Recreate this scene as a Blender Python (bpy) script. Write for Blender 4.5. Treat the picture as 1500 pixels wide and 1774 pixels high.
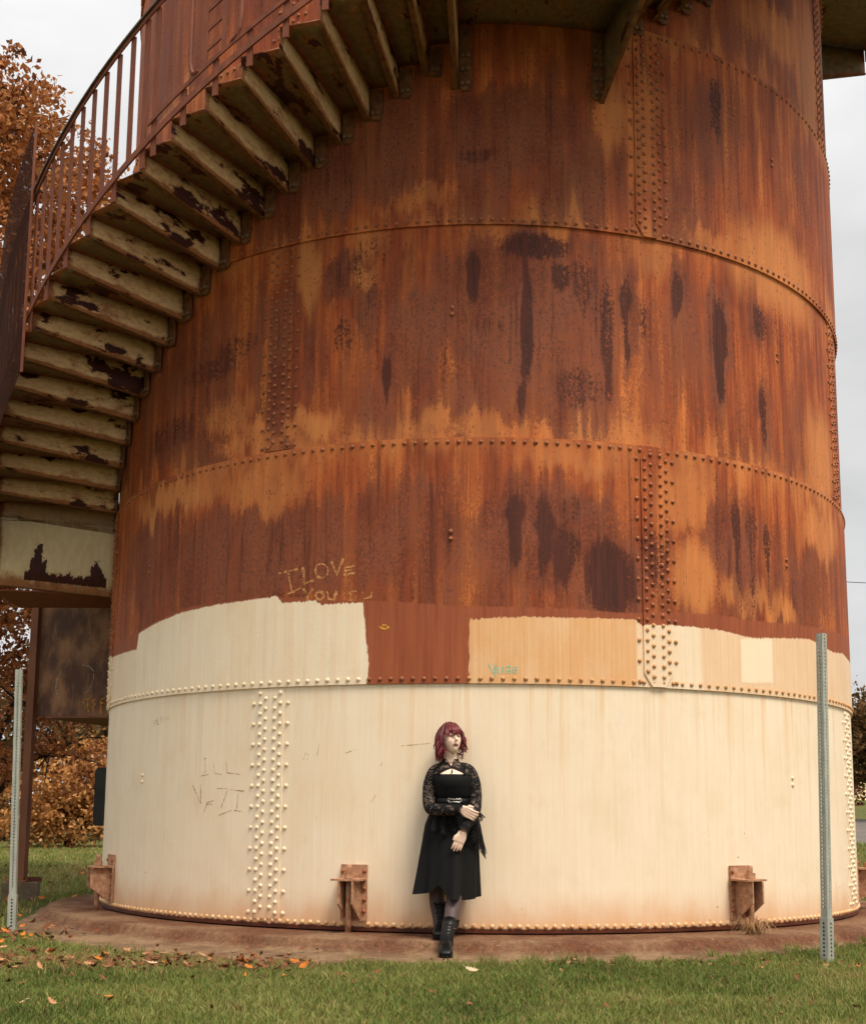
import bpy, math, random
import numpy as np
from mathutils import Vector, Matrix

for o in list(bpy.data.objects):
    bpy.data.objects.remove(o)
SC = bpy.context.scene
COL = SC.collection
rng = np.random.default_rng(7)
random.seed(7)
rad = math.radians

# ------------------------------------------------------------------ camera
CAM_POS = np.array([0.0, -12.658, 0.919])
PITCH, YAW, ROLL = 0.1514, -0.0356, -0.0077
FPX, CX, CY, W0, H0 = 2123.3, 750.0, 1091.5, 1500.0, 1774.0
fw = np.array([math.sin(YAW) * math.cos(PITCH), math.cos(YAW) * math.cos(PITCH), math.sin(PITCH)])
r0 = np.array([math.cos(YAW), -math.sin(YAW), 0.0])
u0 = np.cross(r0, fw)
rt = r0 * math.cos(ROLL) - u0 * math.sin(ROLL)
up = r0 * math.sin(ROLL) + u0 * math.cos(ROLL)
cd = bpy.data.cameras.new('camera')
cam = bpy.data.objects.new('camera', cd)
COL.objects.link(cam)
cam.matrix_world = Matrix(((rt[0], up[0], -fw[0], CAM_POS[0]), (rt[1], up[1], -fw[1], CAM_POS[1]),
                           (rt[2], up[2], -fw[2], CAM_POS[2]), (0, 0, 0, 1)))
cd.sensor_fit = 'VERTICAL'
cd.sensor_height = 36.0
cd.lens = FPX / H0 * 36.0
cd.shift_y = (CY - H0 / 2) / H0
cd.clip_end = 2000
SC.camera = cam

# ------------------------------------------------------------------ world, sun, exposure
SUN_EL, SUN_AZ = rad(61), rad(40)      # azimuth measured from the camera side (-y) towards +x
world = bpy.data.worlds.new('World')
SC.world = world
world.use_nodes = True
wt = world.node_tree
bg = wt.nodes['Background']
bg.inputs['Strength'].default_value = 0.05
sky = wt.nodes.new('ShaderNodeTexSky')
sky.sky_type = 'NISHITA'
sky.sun_disc = False
sky.sun_elevation = SUN_EL
sky.sun_rotation = math.pi - SUN_AZ
tcw = wt.nodes.new('ShaderNodeTexCoord')
mpw = wt.nodes.new('ShaderNodeMapping')
mpw.inputs['Scale'].default_value = (1.0, 1.0, 2.2)
nzw = wt.nodes.new('ShaderNodeTexNoise')
nzw.inputs['Scale'].default_value = 2.6
nzw.inputs['Detail'].default_value = 5
nzw.inputs['Roughness'].default_value = 0.55
rpw = wt.nodes.new('ShaderNodeValToRGB')
rpw.color_ramp.elements[0].position = 0.3
rpw.color_ramp.elements[0].color = (6.0, 6.0, 6.02, 1)
rpw.color_ramp.elements[1].position = 0.72
rpw.color_ramp.elements[1].color = (8.9, 8.85, 8.75, 1)
mxw = wt.nodes.new('ShaderNodeMixRGB')
mxw.inputs['Fac'].default_value = 0.97
wt.links.new(tcw.outputs['Generated'], mpw.inputs['Vector'])
wt.links.new(mpw.outputs['Vector'], nzw.inputs['Vector'])
wt.links.new(nzw.outputs['Fac'], rpw.inputs['Fac'])
wt.links.new(sky.outputs['Color'], mxw.inputs['Color1'])
sxw = wt.nodes.new('ShaderNodeSeparateXYZ')
wt.links.new(tcw.outputs['Generated'], sxw.inputs[0])
grw = wt.nodes.new('ShaderNodeMapRange')            # overcast sky: brighter towards the zenith
grw.inputs['From Min'].default_value = 0.42; grw.inputs['From Max'].default_value = 1.0
grw.inputs['To Min'].default_value = 0.74; grw.inputs['To Max'].default_value = 1.9
wt.links.new(sxw.outputs['Z'], grw.inputs['Value'])
mlw = wt.nodes.new('ShaderNodeMixRGB'); mlw.blend_type = 'MULTIPLY'; mlw.inputs['Fac'].default_value = 1.0
wt.links.new(rpw.outputs['Color'], mlw.inputs['Color1']); wt.links.new(grw.outputs[0], mlw.inputs['Color2'])
wt.links.new(mlw.outputs['Color'], mxw.inputs['Color2'])
wt.links.new(mxw.outputs['Color'], bg.inputs['Color'])

sl = bpy.data.lights.new('sun', 'SUN')
sl.energy = 1.5
sl.angle = rad(22)
sl.color = (1.0, 0.92, 0.79)
sun = bpy.data.objects.new('sun', sl)
COL.objects.link(sun)
sd = Vector((math.cos(SUN_EL) * math.sin(SUN_AZ), -math.cos(SUN_EL) * math.cos(SUN_AZ), math.sin(SUN_EL)))
sun.rotation_euler = sd.to_track_quat('Z', 'Y').to_euler()
sun.location = (10, -20, 25)

SC.view_settings.view_transform = 'Standard'
SC.view_settings.look = 'None'
SC.view_settings.gamma = 1.0
SC.view_settings.exposure = 1.4
SC.view_settings.use_curve_mapping = False
SC.cycles.max_bounces = 4
SC.cycles.diffuse_bounces = 3
SC.cycles.glossy_bounces = 2
SC.cycles.use_adaptive_sampling = True
SC.cycles.adaptive_threshold = 0.03
SC.cycles.transparent_max_bounces = 12

# ------------------------------------------------------------------ helpers
def tag(o, label=None, cat=None, group=None, kind=None):
    if label: o['label'] = label
    if cat: o['category'] = cat
    if group: o['group'] = group
    if kind: o['kind'] = kind
    return o

def empty(name, loc=(0, 0, 0), parent=None):
    o = bpy.data.objects.new(name, None)
    COL.objects.link(o)
    o.location = loc
    o.empty_display_size = 0.1
    if parent: o.parent = parent
    return o

def link(name, me, parent=None):
    o = bpy.data.objects.new(name, me)
    COL.objects.link(o)
    if parent: o.parent = parent
    return o

def pol(t, r, z=0.0):
    a = rad(t)
    return (r * math.sin(a), -r * math.cos(a), z)

class MB:
    """collects vertices and faces of one mesh"""
    def __init__(self):
        self.v, self.f, self.m = [], [], []
    def add(self, vs, fs, mi=0):
        n = len(self.v)
        self.v += [tuple(p) for p in vs]
        self.f += [tuple(i + n for i in f) for f in fs]
        self.m += [mi] * len(fs)
        return self
    def hexa(self, p, mi=0):       # 8 corners: bottom 0-3, top 4-7
        return self.add(p, [(3, 2, 1, 0), (4, 5, 6, 7), (0, 1, 5, 4), (1, 2, 6, 5), (2, 3, 7, 6), (3, 0, 4, 7)], mi)
    def box(self, c, s, rz=0.0, mi=0):
        x, y, z = [k / 2 for k in s]
        ca, sa = math.cos(rz), math.sin(rz)
        P = []
        for dz in (-z, z):
            for dx, dy in ((-x, -y), (x, -y), (x, y), (-x, y)):
                P.append((c[0] + dx * ca - dy * sa, c[1] + dx * sa + dy * ca, c[2] + dz))
        return self.hexa(P, mi)
    def prism(self, pts, d, mi=0):  # pts: planar polygon; d: extrusion vector
        n = len(pts)
        q = [tuple(a + b for a, b in zip(p, d)) for p in pts]
        fs = [tuple(range(n - 1, -1, -1)), tuple(range(n, 2 * n))]
        fs += [(i, (i + 1) % n, n + (i + 1) % n, n + i) for i in range(n)]
        return self.add(list(pts) + q, fs, mi)
    def tube(self, path, r, n=8, caps=True, mi=0, sq=None):
        P = [Vector(p) for p in path]
        rs = r if isinstance(r, (list, tuple)) else [r] * len(P)
        vs = []
        prev = None
        for i, p in enumerate(P):
            t = (P[min(i + 1, len(P) - 1)] - P[max(i - 1, 0)]).normalized()
            if prev is None:
                a = Vector((0, 0, 1)) if abs(t.z) < 0.9 else Vector((1, 0, 0))
                x = t.cross(a).normalized()
            else:
                x = (prev - t * prev.dot(t)).normalized()
            prev = x
            y = t.cross(x)
            for k in range(n):
                an = 2 * math.pi * k / n + (math.pi / n if sq else 0)
                sx, sy = (sq if sq else (1, 1))
                vs.append(p + x * (math.cos(an) * rs[i] * sx) + y * (math.sin(an) * rs[i] * sy))
        fs = []
        for i in range(len(P) - 1):
            for k in range(n):
                fs.append((i * n + k, i * n + (k + 1) % n, (i + 1) * n + (k + 1) % n, (i + 1) * n + k))
        if caps:
            fs.append(tuple(range(n - 1, -1, -1)))
            fs.append(tuple((len(P) - 1) * n + k for k in range(n)))
        return self.add(vs, fs, mi)
    def rail(self, pts, w, h, mi=0):
        """rectangular bar following pts given as (theta, r, z); w radial, h vertical"""
        vs = []
        for t, r, z in pts:
            for dr, dz in ((-w / 2, -h / 2), (w / 2, -h / 2), (w / 2, h / 2), (-w / 2, h / 2)):
                vs.append(pol(t, r + dr, z + dz))
        n = len(pts)
        fs = [(i * 4 + k, i * 4 + (k + 1) % 4, i * 4 + 4 + (k + 1) % 4, i * 4 + 4 + k) for i in range(n - 1) for k in range(4)]
        fs += [(3, 2, 1, 0), tuple((n - 1) * 4 + k for k in range(4))]
        return self.add(vs, fs, mi)
    def mesh(self, name, mats):
        me = bpy.data.meshes.new(name)
        me.from_pydata(self.v, [], self.f)
        for m in (mats if isinstance(mats, (list, tuple)) else [mats]):
            me.materials.append(m)
        if any(self.m):
            me.polygons.foreach_set('material_index', self.m)
        me.update()
        return me
    def build(self, name, mats, parent=None, smooth=False, loc=None):
        me = self.mesh(name, mats)
        if smooth:
            me.polygons.foreach_set('use_smooth', [True] * len(me.polygons))
        o = link(name, me, parent)
        if loc: o.location = loc
        return o

def np_mesh(name, V, F, mats, smooth=False, attrs=None, mi=None):
    """V (n,3), F (m,k) equal-sided faces"""
    me = bpy.data.meshes.new(name)
    V = np.asarray(V, np.float32); F = np.asarray(F, np.int32)
    k = F.shape[1]
    me.vertices.add(len(V)); me.vertices.foreach_set('co', V.ravel())
    me.loops.add(F.size); me.loops.foreach_set('vertex_index', F.ravel())
    me.polygons.add(len(F))
    me.polygons.foreach_set('loop_start', np.arange(len(F), dtype=np.int32) * k)
    me.polygons.foreach_set('loop_total', np.full(len(F), k, np.int32))
    if smooth: me.polygons.foreach_set('use_smooth', np.ones(len(F), bool))
    for m in (mats if isinstance(mats, (list, tuple)) else [mats]): me.materials.append(m)
    if mi is not None: me.polygons.foreach_set('material_index', np.asarray(mi, np.int32))
    for an, av in (attrs or {}).items():
        av = np.asarray(av, np.float32)
        if av.ndim == 1:
            a = me.attributes.new(an, 'FLOAT', 'POINT'); a.data.foreach_set('value', av)
        else:
            a = me.attributes.new(an, 'FLOAT_VECTOR', 'POINT'); a.data.foreach_set('vector', av.ravel())
    me.update(calc_edges=True)
    me.validate()
    return me

# value noise in numpy
_H = rng.random(65536).astype(np.float64)
def vnoise(x, y, seed=0):
    xi = np.floor(x).astype(np.int64); yi = np.floor(y).astype(np.int64)
    xf = x - xi; yf = y - yi
    xf = xf * xf * (3 - 2 * xf); yf = yf * yf * (3 - 2 * yf)
    def h(a, b): return _H[(a * 7349 + b * 9151 + seed * 3571) & 65535]
    return (h(xi, yi) * (1 - xf) + h(xi + 1, yi) * xf) * (1 - yf) + (h(xi, yi + 1) * (1 - xf) + h(xi + 1, yi + 1) * xf) * yf
def fbm(x, y, seed=0, oct=4):
    s = 0; a = 0.5
    for i in range(oct):
        s = s + a * vnoise(x * 2 ** i, y * 2 ** i, seed + i); a *= 0.5
    return s / (1 - 0.5 ** oct)
def sstep(a, b, x):
    t = np.clip((x - a) / (b - a), 0, 1)
    return t * t * (3 - 2 * t)

# ------------------------------------------------------------------ node material helper
class NT:
    def __init__(self, name):
        self.mat = bpy.data.materials.new(name)
        self.mat.use_nodes = True
        self.t = self.mat.node_tree
        self.b = self.t.nodes['Principled BSDF']
        self.out = self.t.nodes['Material Output']
    def n(self, typ): return self.t.nodes.new(typ)
    def put(self, s, v):
        if hasattr(v, 'is_linked') or isinstance(v, bpy.types.NodeSocket): self.t.links.new(v, s)
        elif isinstance(v, (tuple, list)) and s.type == 'RGBA': s.default_value = (*v[:3], 1)
        else: s.default_value = v
    def attr(self, name, fac=False):
        a = self.n('ShaderNodeAttribute'); a.attribute_name = name
        return a.outputs['Fac'] if fac else a.outputs['Vector']
    def sep(self, v):
        s = self.n('ShaderNodeSeparateXYZ'); self.put(s.inputs[0], v); return s.outputs
    def coord(self, which='Object'): return self.n('ShaderNodeTexCoord').outputs[which]
    def map(self, v, sc=(1, 1, 1), loc=(0, 0, 0), rot=(0, 0, 0)):
        m = self.n('ShaderNodeMapping'); self.put(m.inputs['Vector'], v)
        m.inputs['Scale'].default_value = sc; m.inputs['Rotation'].default_value = rot
        self.put(m.inputs['Location'], loc)
        return m.outputs[0]
    def noise(self, v, scale=1.0, detail=4, rough=0.55, w=None, dist=0.0):
        x = self.n('ShaderNodeTexNoise')
        if w is not None:
            x.noise_dimensions = '4D'; self.put(x.inputs['W'], w)
        self.put(x.inputs['Vector'], v)
        x.inputs['Scale'].default_value = scale; x.inputs['Detail'].default_value = detail
        x.inputs['Roughness'].default_value = rough; x.inputs['Distortion'].default_value = dist
        return x.outputs['Fac']
    def voro(self, v, scale=1.0, feat='F1', out='Distance', rand=1.0):
        x = self.n('ShaderNodeTexVoronoi'); x.feature = feat
        self.put(x.inputs['Vector'], v); x.inputs['Scale'].default_value = scale
        x.inputs['Randomness'].default_value = rand
        return x.outputs[out]
    def m(self, op, a, b=0.0, c=None, clamp=False):
        x = self.n('ShaderNodeMath'); x.operation = op; x.use_clamp = clamp
        self.put(x.inputs[0], a); self.put(x.inputs[1], b)
        if c is not None: self.put(x.inputs[2], c)
        return x.outputs[0]
    def step(self, v, a, b):
        x = self.n('ShaderNodeMapRange'); x.interpolation_type = 'SMOOTHSTEP'
        self.put(x.inputs['Value'], v)
        self.put(x.inputs['From Min'], a); self.put(x.inputs['From Max'], b)
        return x.outputs[0]
    def lin(self, v, a, b, c=0.0, d=1.0):
        x = self.n('ShaderNodeMapRange'); self.put(x.inputs['Value'], v)
        for k, q in zip(('From Min', 'From Max', 'To Min', 'To Max'), (a, b, c, d)): self.put(x.inputs[k], q)
        return x.outputs[0]
    def mix(self, f, a, b, mode='MIX'):
        x = self.n('ShaderNodeMixRGB'); x.blend_type = mode
        self.put(x.inputs[0], f); self.put(x.inputs[1], a); self.put(x.inputs[2], b)
        return x.outputs[0]
    def ramp(self, f, stops):
        x = self.n('ShaderNodeValToRGB'); e = x.color_ramp.elements
        while len(e) < len(stops): e.new(0.5)
        for q, (p, c) in zip(e, stops): q.position = p; q.color = (*c, 1)
        self.put(x.inputs[0], f); return x.outputs[0]
    def bump(self, h, strength=0.3, dist=0.01, nrm=None):
        x = self.n('ShaderNodeBump'); x.inputs['Strength'].default_value = strength
        x.inputs['Distance'].default_value = dist; self.put(x.inputs['Height'], h)
        if nrm is not None: self.put(x.inputs['Normal'], nrm)
        self.put(self.b.inputs['Normal'], x.outputs[0]); return x.outputs[0]
    def fin(self, col, rough=0.7, metal=0.0, spec=None, alpha=None):
        self.put(self.b.inputs['Base Color'], col); self.put(self.b.inputs['Roughness'], rough)
        self.put(self.b.inputs['Metallic'], metal)
        if spec is not None: self.b.inputs['Specular IOR Level'].default_value = spec
        if alpha is not None: self.put(self.b.inputs['Alpha'], alpha)
        return self.mat
    def rnd(self): return self.n('ShaderNodeObjectInfo').outputs['Random']

def S(r, g, b):     # 8 bit sRGB to linear
    f = lambda c: (c / 255 / 12.92) if c / 255 <= 0.04045 else ((c / 255 + 0.055) / 1.055) ** 2.4
    return (f(r), f(g), f(b))

# ------------------------------------------------------------------ materials
CREAM = S(226, 204, 168)
def mat_tank(mode):
    k = NT('tank_wall_' + mode)
    co = k.attr('wall')                       # metres along the wall, height, course
    vst = k.noise(k.map(co, (75, 0.8, 1)), 1.0, 4, 0.62)
    blot = k.noise(k.map(co, (2.2, 1.6, 1)), 1.0, 4, 0.6)
    cf = fine = None
    c = rough = None
    if mode != 'cream':
        ra = k.sep(k.attr('rust')); film, dark, light = ra[0], ra[1], ra[2]
        streak = k.noise(k.map(co, (9, 0.55, 1)), 1.0, 4, 0.6)
        streak2 = k.noise(k.map(co, (34, 1.3, 1)), 1.0, 3, 0.6)
        fine = k.noise(k.map(co, (58, 40, 1)), 1.0, 3, 0.75)
        ff0 = k.m('SUBTRACT', fine, 0.5)
        base = k.ramp(k.lin(streak, 0.25, 0.75), [(0.0, S(108, 46, 24)), (0.42, S(164, 78, 36)), (1.0, S(214, 124, 60))])
        base = k.mix(k.m('MULTIPLY', k.step(blot, 0.42, 0.7), 0.55), base, S(110, 44, 22))
        base = k.mix(k.m('MULTIPLY', k.step(streak2, 0.46, 0.72), 0.5), base, S(88, 38, 21))
        base = k.mix(k.m('MULTIPLY', k.step(fine, 0.52, 0.74), 0.4), base, S(84, 38, 23))
        base = k.mix(k.m('MULTIPLY', light, k.lin(streak2, 0.2, 0.8, 0.5, 1.0)), base, S(216, 140, 78))
        # dry brown film, broken up at its edge by speckle
        fsum = k.m('ADD', film, k.m('MULTIPLY', ff0, 0.85))
        ff = k.step(fsum, 0.28, 0.56)
        fcol = k.mix(k.step(blot, 0.35, 0.65), S(99, 46, 30), S(128, 74, 53))
        fcol = k.mix(k.m('MULTIPLY', k.step(fine, 0.50, 0.66), 0.75), fcol, S(160, 80, 43))
        fcol = k.mix(k.m('MULTIPLY', k.step(fine, 0.47, 0.36), 0.75), fcol, S(58, 27, 20))
        run = k.noise(k.map(co, (17, 0.8, 1)), 1.0, 5, 0.7)
        fcol = k.mix(k.m('MULTIPLY', k.step(run, 0.54, 0.66), 0.7), fcol, S(62, 27, 18))
        c = k.mix(k.m('MULTIPLY', ff, 0.8), base, fcol)
        # deep stains, frayed into vertical runs
        dsum = k.m('ADD', dark, k.m('MULTIPLY', ff0, 1.7))
        dsum = k.m('ADD', dsum, k.m('MULTIPLY', k.m('SUBTRACT', streak2, 0.5), 1.1))
        df = k.step(dsum, 0.38, 0.78)
        c = k.mix(k.m('MULTIPLY', df, 0.86), c, k.mix(k.step(streak2, 0.4, 0.6), S(50, 22, 17), S(76, 33, 24)))
        # pits with run-off tails
        vn = k.n('ShaderNodeTexVoronoi'); k.put(vn.inputs['Vector'], k.map(co, (44, 22, 1))); vn.inputs['Scale'].default_value = 1.0
        vcol = k.sep(vn.outputs['Color'])
        amt = k.noise(k.map(co, (1.9, 1.2, 1)), 1.0, 3, 0.6)
        lim = k.lin(vcol[1], 0, 1, 0.10, 0.36)
        pit = k.m('MULTIPLY', k.step(k.m('SUBTRACT', lim, vn.outputs['Distance']), 0.0, 0.12), k.step(k.m('ADD', vcol[0], k.m('MULTIPLY', amt, 1.5)), 1.02, 1.22))
        c = k.mix(k.m('MULTIPLY', pit, k.lin(vcol[2], 0, 1, .3, .75)), c, S(70, 36, 28))
        tail = k.m('MULTIPLY', k.step(k.noise(k.map(co, (46, 2.6, 1)), 1.0, 2, 0.5), 0.60, 0.72), k.step(amt, 0.42, 0.6))
        c = k.mix(k.m('MULTIPLY', tail, 0.45), c, S(86, 42, 28))
        rough = k.lin(fine, 0.3, 0.7, 0.62, 0.8)
    if mode == 'both':
        pa = k.sep(k.attr('paint')); cream, primer = pa[0], pa[1]
        pr = k.step(k.m('ADD', primer, k.m('MULTIPLY', k.m('SUBTRACT', streak2, 0.5), 0.03)), -0.004, 0.012)
        pc = k.mix(k.lin(streak2, 0.3, 0.7), S(138, 70, 44), S(162, 88, 56))
        c = k.mix(k.m('MULTIPLY', pr, 0.86), c, pc)
    if mode != 'rust':
        pb = k.sep(k.attr('wear')); pale, drip, low = pb[0], pb[1], pb[2]
        cc = k.mix(k.lin(vst, 0.25, 0.75), S(238, 215, 184), S(246, 227, 201))
        cc = k.mix(k.m('MULTIPLY', k.step(blot, 0.4, 0.7), 0.35), cc, S(230, 202, 164))
        grime = k.noise(k.map(co, (9, 1.6, 1)), 1.0, 6, 0.75)
        cc = k.mix(k.m('MULTIPLY', k.step(grime, 0.5, 0.75), 0.26), cc, S(216, 184, 144))
        patchy = k.noise(k.map(co, (3.2, 3.0, 1)), 1.0, 6, 0.7)
        cc = k.mix(k.m('MULTIPLY', k.step(patchy, 0.52, 0.72), 0.22), cc, S(218, 186, 142))
        cc = k.mix(k.m('MULTIPLY', k.step(grime, 0.44, 0.30), 0.35), cc, S(214, 204, 184))
        ds = k.noise(k.map(co, (13, 0.30, 1)), 1.0, 6, 0.72)
        if mode == 'both':
            cc = k.mix(k.m('MULTIPLY', pa[2], k.lin(k.noise(k.map(co, (3.5, 2.0, 1)), 1.0, 5, 0.7), 0.3, 0.7, 0.75, 1.1)), cc, k.mix(k.lin(vst, 0.3, 0.7), S(216, 158, 106), S(230, 180, 128)))
            cc = k.mix(k.m('MULTIPLY', pale, k.step(k.m('ADD', pale, k.m('MULTIPLY', k.m('SUBTRACT', vst, .5), 0.5)), 0.35, 0.55)), cc, S(242, 220, 188))
        dr = k.m('MULTIPLY', drip, k.step(ds, 0.48, 0.64))
        cc = k.mix(k.m('MULTIPLY', dr, 0.5), cc, S(224, 168, 108))
        vs_ = k.n('ShaderNodeTexVoronoi'); k.put(vs_.inputs['Vector'], k.map(co, (13, 11, 1))); vs_.inputs['Scale'].default_value = 1.0
        sc_ = k.sep(vs_.outputs['Color'])
        sp = k.m('MULTIPLY', k.step(vs_.outputs['Distance'], 0.11, 0.05), k.step(k.m('ADD', sc_[1], k.m('MULTIPLY', low, 0.3)), 0.99, 1.01))
        cc = k.mix(k.m('MULTIPLY', sp, 0.8), cc, S(96, 58, 36))
        if mode == 'cream':
            nl = k.noise(k.map(co, (5, 2.5, 1)), 1.0, 4, 0.6)
            lw = k.m('ADD', low, k.m('MULTIPLY', k.m('SUBTRACT', nl, 0.5), 0.6))
            cc = k.mix(k.m('MULTIPLY', k.step(lw, 0.35, 1.15), 0.75), cc, S(212, 146, 86))
            z = k.sep(co)[1]
            ez = k.m('ADD', z, k.m('MULTIPLY', k.m('SUBTRACT', k.noise(k.map(co, (16, 16, 1)), 1.0, 3, 0.6), 0.5), 0.05))
            cc = k.mix(k.step(ez, 0.140, 0.124), cc, k.mix(k.lin(nl, .3, .7), S(104, 52, 30), S(58, 28, 20)))
            c = cc; rough = 0.5
        else:
            edge = k.m('ADD', cream, k.m('MULTIPLY', k.m('SUBTRACT', k.noise(k.map(co, (60, 9, 1)), 1.0, 5, 0.75), 0.5), 0.06))
            cf = k.step(edge, -0.003, 0.006)
            c = k.mix(cf, c, cc)
            rough = k.mix(cf, rough, (0.5, 0.5, 0.5))
    if fine is not None: k.bump(fine, 0.3 if mode == 'rust' else 0.2, 0.006)
    return k.fin(c, rough, spec=0.25)
M_TANKS = {0: mat_tank('cream'), 1: mat_tank('both'), 2: mat_tank('rust')}


def simple(name, c1, c2, scale=12, rough=0.7, metal=0.0, stretch=(1, 1, 1), bump=0.0, spec=0.3, obj='Object', detail=5):
    k = NT(name)
    co = k.map(k.coord(obj), stretch)
    n1 = k.noise(co, scale, detail, 0.6)
    c = k.mix(k.lin(n1, 0.3, 0.7), c1, c2)
    if bump: k.bump(n1, bump, 0.01)
    return k.fin(c, rough, metal, spec)

def mat_rivet(name, a, b, rusty):
    k = NT(name)
    g = k.n('ShaderNodeNewGeometry').outputs['Position']
    n1 = k.noise(g, 23, 3, 0.6)
    c = k.mix(k.lin(n1, 0.35, 0.65), a, b)
    c = k.mix(k.m('MULTIPLY', k.step(k.noise(g, 60, 2), 0.55, 0.7), 0.6), c, rusty)
    return k.fin(c, 0.55, spec=0.35)
M_RV = {'cream': mat_rivet('rivet_cream', S(238, 218, 186), S(230, 206, 170), S(214, 170, 120)),
        'tan': mat_rivet('rivet_tan', S(206, 158, 104), S(184, 128, 78), S(130, 80, 46)),
        'rust': mat_rivet('rivet_rust', S(166, 100, 60), S(128, 70, 42), S(86, 44, 28)),
        'low': mat_rivet('rivet_stained', S(228, 196, 150), S(216, 160, 100), S(120, 66, 36))}

def mat_peel(name, paint1, paint2, patch=0.5, rustiness=0.5, fascia=False):
    """old cream paint flaking to maroon and rust"""
    k = NT(name)
    co = k.attr('loc')              # (along radius 0..1, along height/depth 0..1, step number)
    s = k.sep(co)
    p = k.map(co, (3.0, 1.0, 1.0))
    n1 = k.noise(p, 2.2, 5, 0.6); n2 = k.noise(p, 7.0, 5, 0.65); n3 = k.noise(p, 26.0, 3, 0.6)
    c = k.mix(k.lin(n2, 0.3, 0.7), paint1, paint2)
    edge = k.m('MAXIMUM', k.m('MAXIMUM', k.step(s[1], 0.26, 0.0), k.step(s[0], 0.05, 0.0)), k.step(s[0], 0.93, 1.0))
    rs = k.m('ADD', k.m('MULTIPLY', edge, 0.5), k.m('MULTIPLY', n1, 1.0))
    rs = k.m('ADD', rs, k.m('MULTIPLY', k.m('SUBTRACT', n3, 0.5), 0.35))
    c = k.mix(k.m('MULTIPLY', k.step(rs, 0.62 - 0.1 * rustiness, 0.98 - 0.15 * rustiness), 0.85), c, k.mix(k.lin(n2, .3, .7), S(172, 98, 54), S(118, 62, 38)))
    fl = k.m('ADD', k.noise(k.map(co, (2.0, 0.9, 1.0)), 1.35, 5, 0.62, w=3.7), k.m('MULTIPLY', k.m('SUBTRACT', n3, 0.5), 0.10))
    if fascia:                                  # paint lost along the lower edge, highest at both ends
        up1 = k.m('MULTIPLY', k.step(k.m('ABSOLUTE', k.m('SUBTRACT', k.m('ADD', s[0], k.m('MULTIPLY', k.m('SUBTRACT', n2, 0.5), 0.16)), 0.66)), 0.09, 0.02), 0.30)
        up2 = k.m('MULTIPLY', k.step(k.m('ABSOLUTE', k.m('SUBTRACT', k.m('ADD', s[0], k.m('MULTIPLY', k.m('SUBTRACT', n2, 0.5), 0.16)), 0.17)), 0.08, 0.01), 0.20)
        hgt = k.m('ADD', k.m('ADD', up1, up2), k.m('ADD', 0.20, k.m('MULTIPLY', k.m('SUBTRACT', k.noise(p, 6.0, 6, 0.75), 0.5), 0.42)))
        inside = k.m('MULTIPLY', k.step(s[0], 0.075, 0.085), k.step(s[0], 0.77, 0.76))
        low_ = k.m('ADD', 0.085, k.m('MULTIPLY', k.m('SUBTRACT', n3, 0.5), 0.06))
        band = k.m('MULTIPLY', k.m('MULTIPLY', k.step(k.m('SUBTRACT', hgt, s[1]), 0.0, 0.012), k.step(k.m('SUBTRACT', s[1], low_), 0.0, 0.01)), inside)
        fl = k.m('ADD', k.m('MULTIPLY', fl, 0.6), k.m('MULTIPLY', band, 0.8))
    flk = k.step(fl, 0.66 - 0.1 * patch, 0.67 - 0.1 * patch)
    c = k.mix(k.m('MULTIPLY', k.step(fl, 0.62 - 0.1 * patch, 0.66 - 0.1 * patch), 0.45), c, S(150, 86, 46))
    c = k.mix(flk, c, k.mix(k.lin(n2, 0.35, 0.65), S(74, 27, 24), S(52, 23, 21)))
    k.bump(k.m('SUBTRACT', n3, k.m('MULTIPLY', flk, 1.5)), 0.35, 0.004)
    return k.fin(c, 0.62, spec=0.3)
M_RISER = mat_peel('stair_paint_peeling', S(230, 194, 152), S(204, 160, 114), 0.95, 1.35)
M_TREAD = mat_peel('stair_paint_shaded', S(126, 106, 74), S(92, 72, 50), 0.7, 1.1)  # stair paint darkened: shade under treads and landing beams put into the colour
M_FASCIA = mat_peel('landing_fascia_paint', S(222, 202, 164), S(208, 182, 140), 0.3, 0.2, True)
M_BAR = simple('rusted_rail', S(134, 72, 46), S(98, 52, 36), 14, 0.7, stretch=(1, 1, .3), bump=0.2)
M_TOPRAIL = simple('worn_handrail', S(96, 84, 70), S(72, 48, 36), 9, 0.5, 0.3)
M_BRACKET = simple('rusted_bracket', S(132, 86, 52), S(78, 44, 28), 18, 0.75, bump=0.3)
M_BOLT = simple('bolt_steel', S(150, 126, 100), S(92, 60, 42), 50, 0.5, 0.3)
M_ANCHOR = simple('anchor_rust', S(198, 154, 120), S(138, 90, 64), 26, 0.85, bump=0.3)
M_POSTRUST = simple('post_rust', S(130, 84, 58), S(104, 62, 44), 5, 0.7, stretch=(1, 1, .3), bump=0.2)
M_SCREEN_K = None

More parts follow.
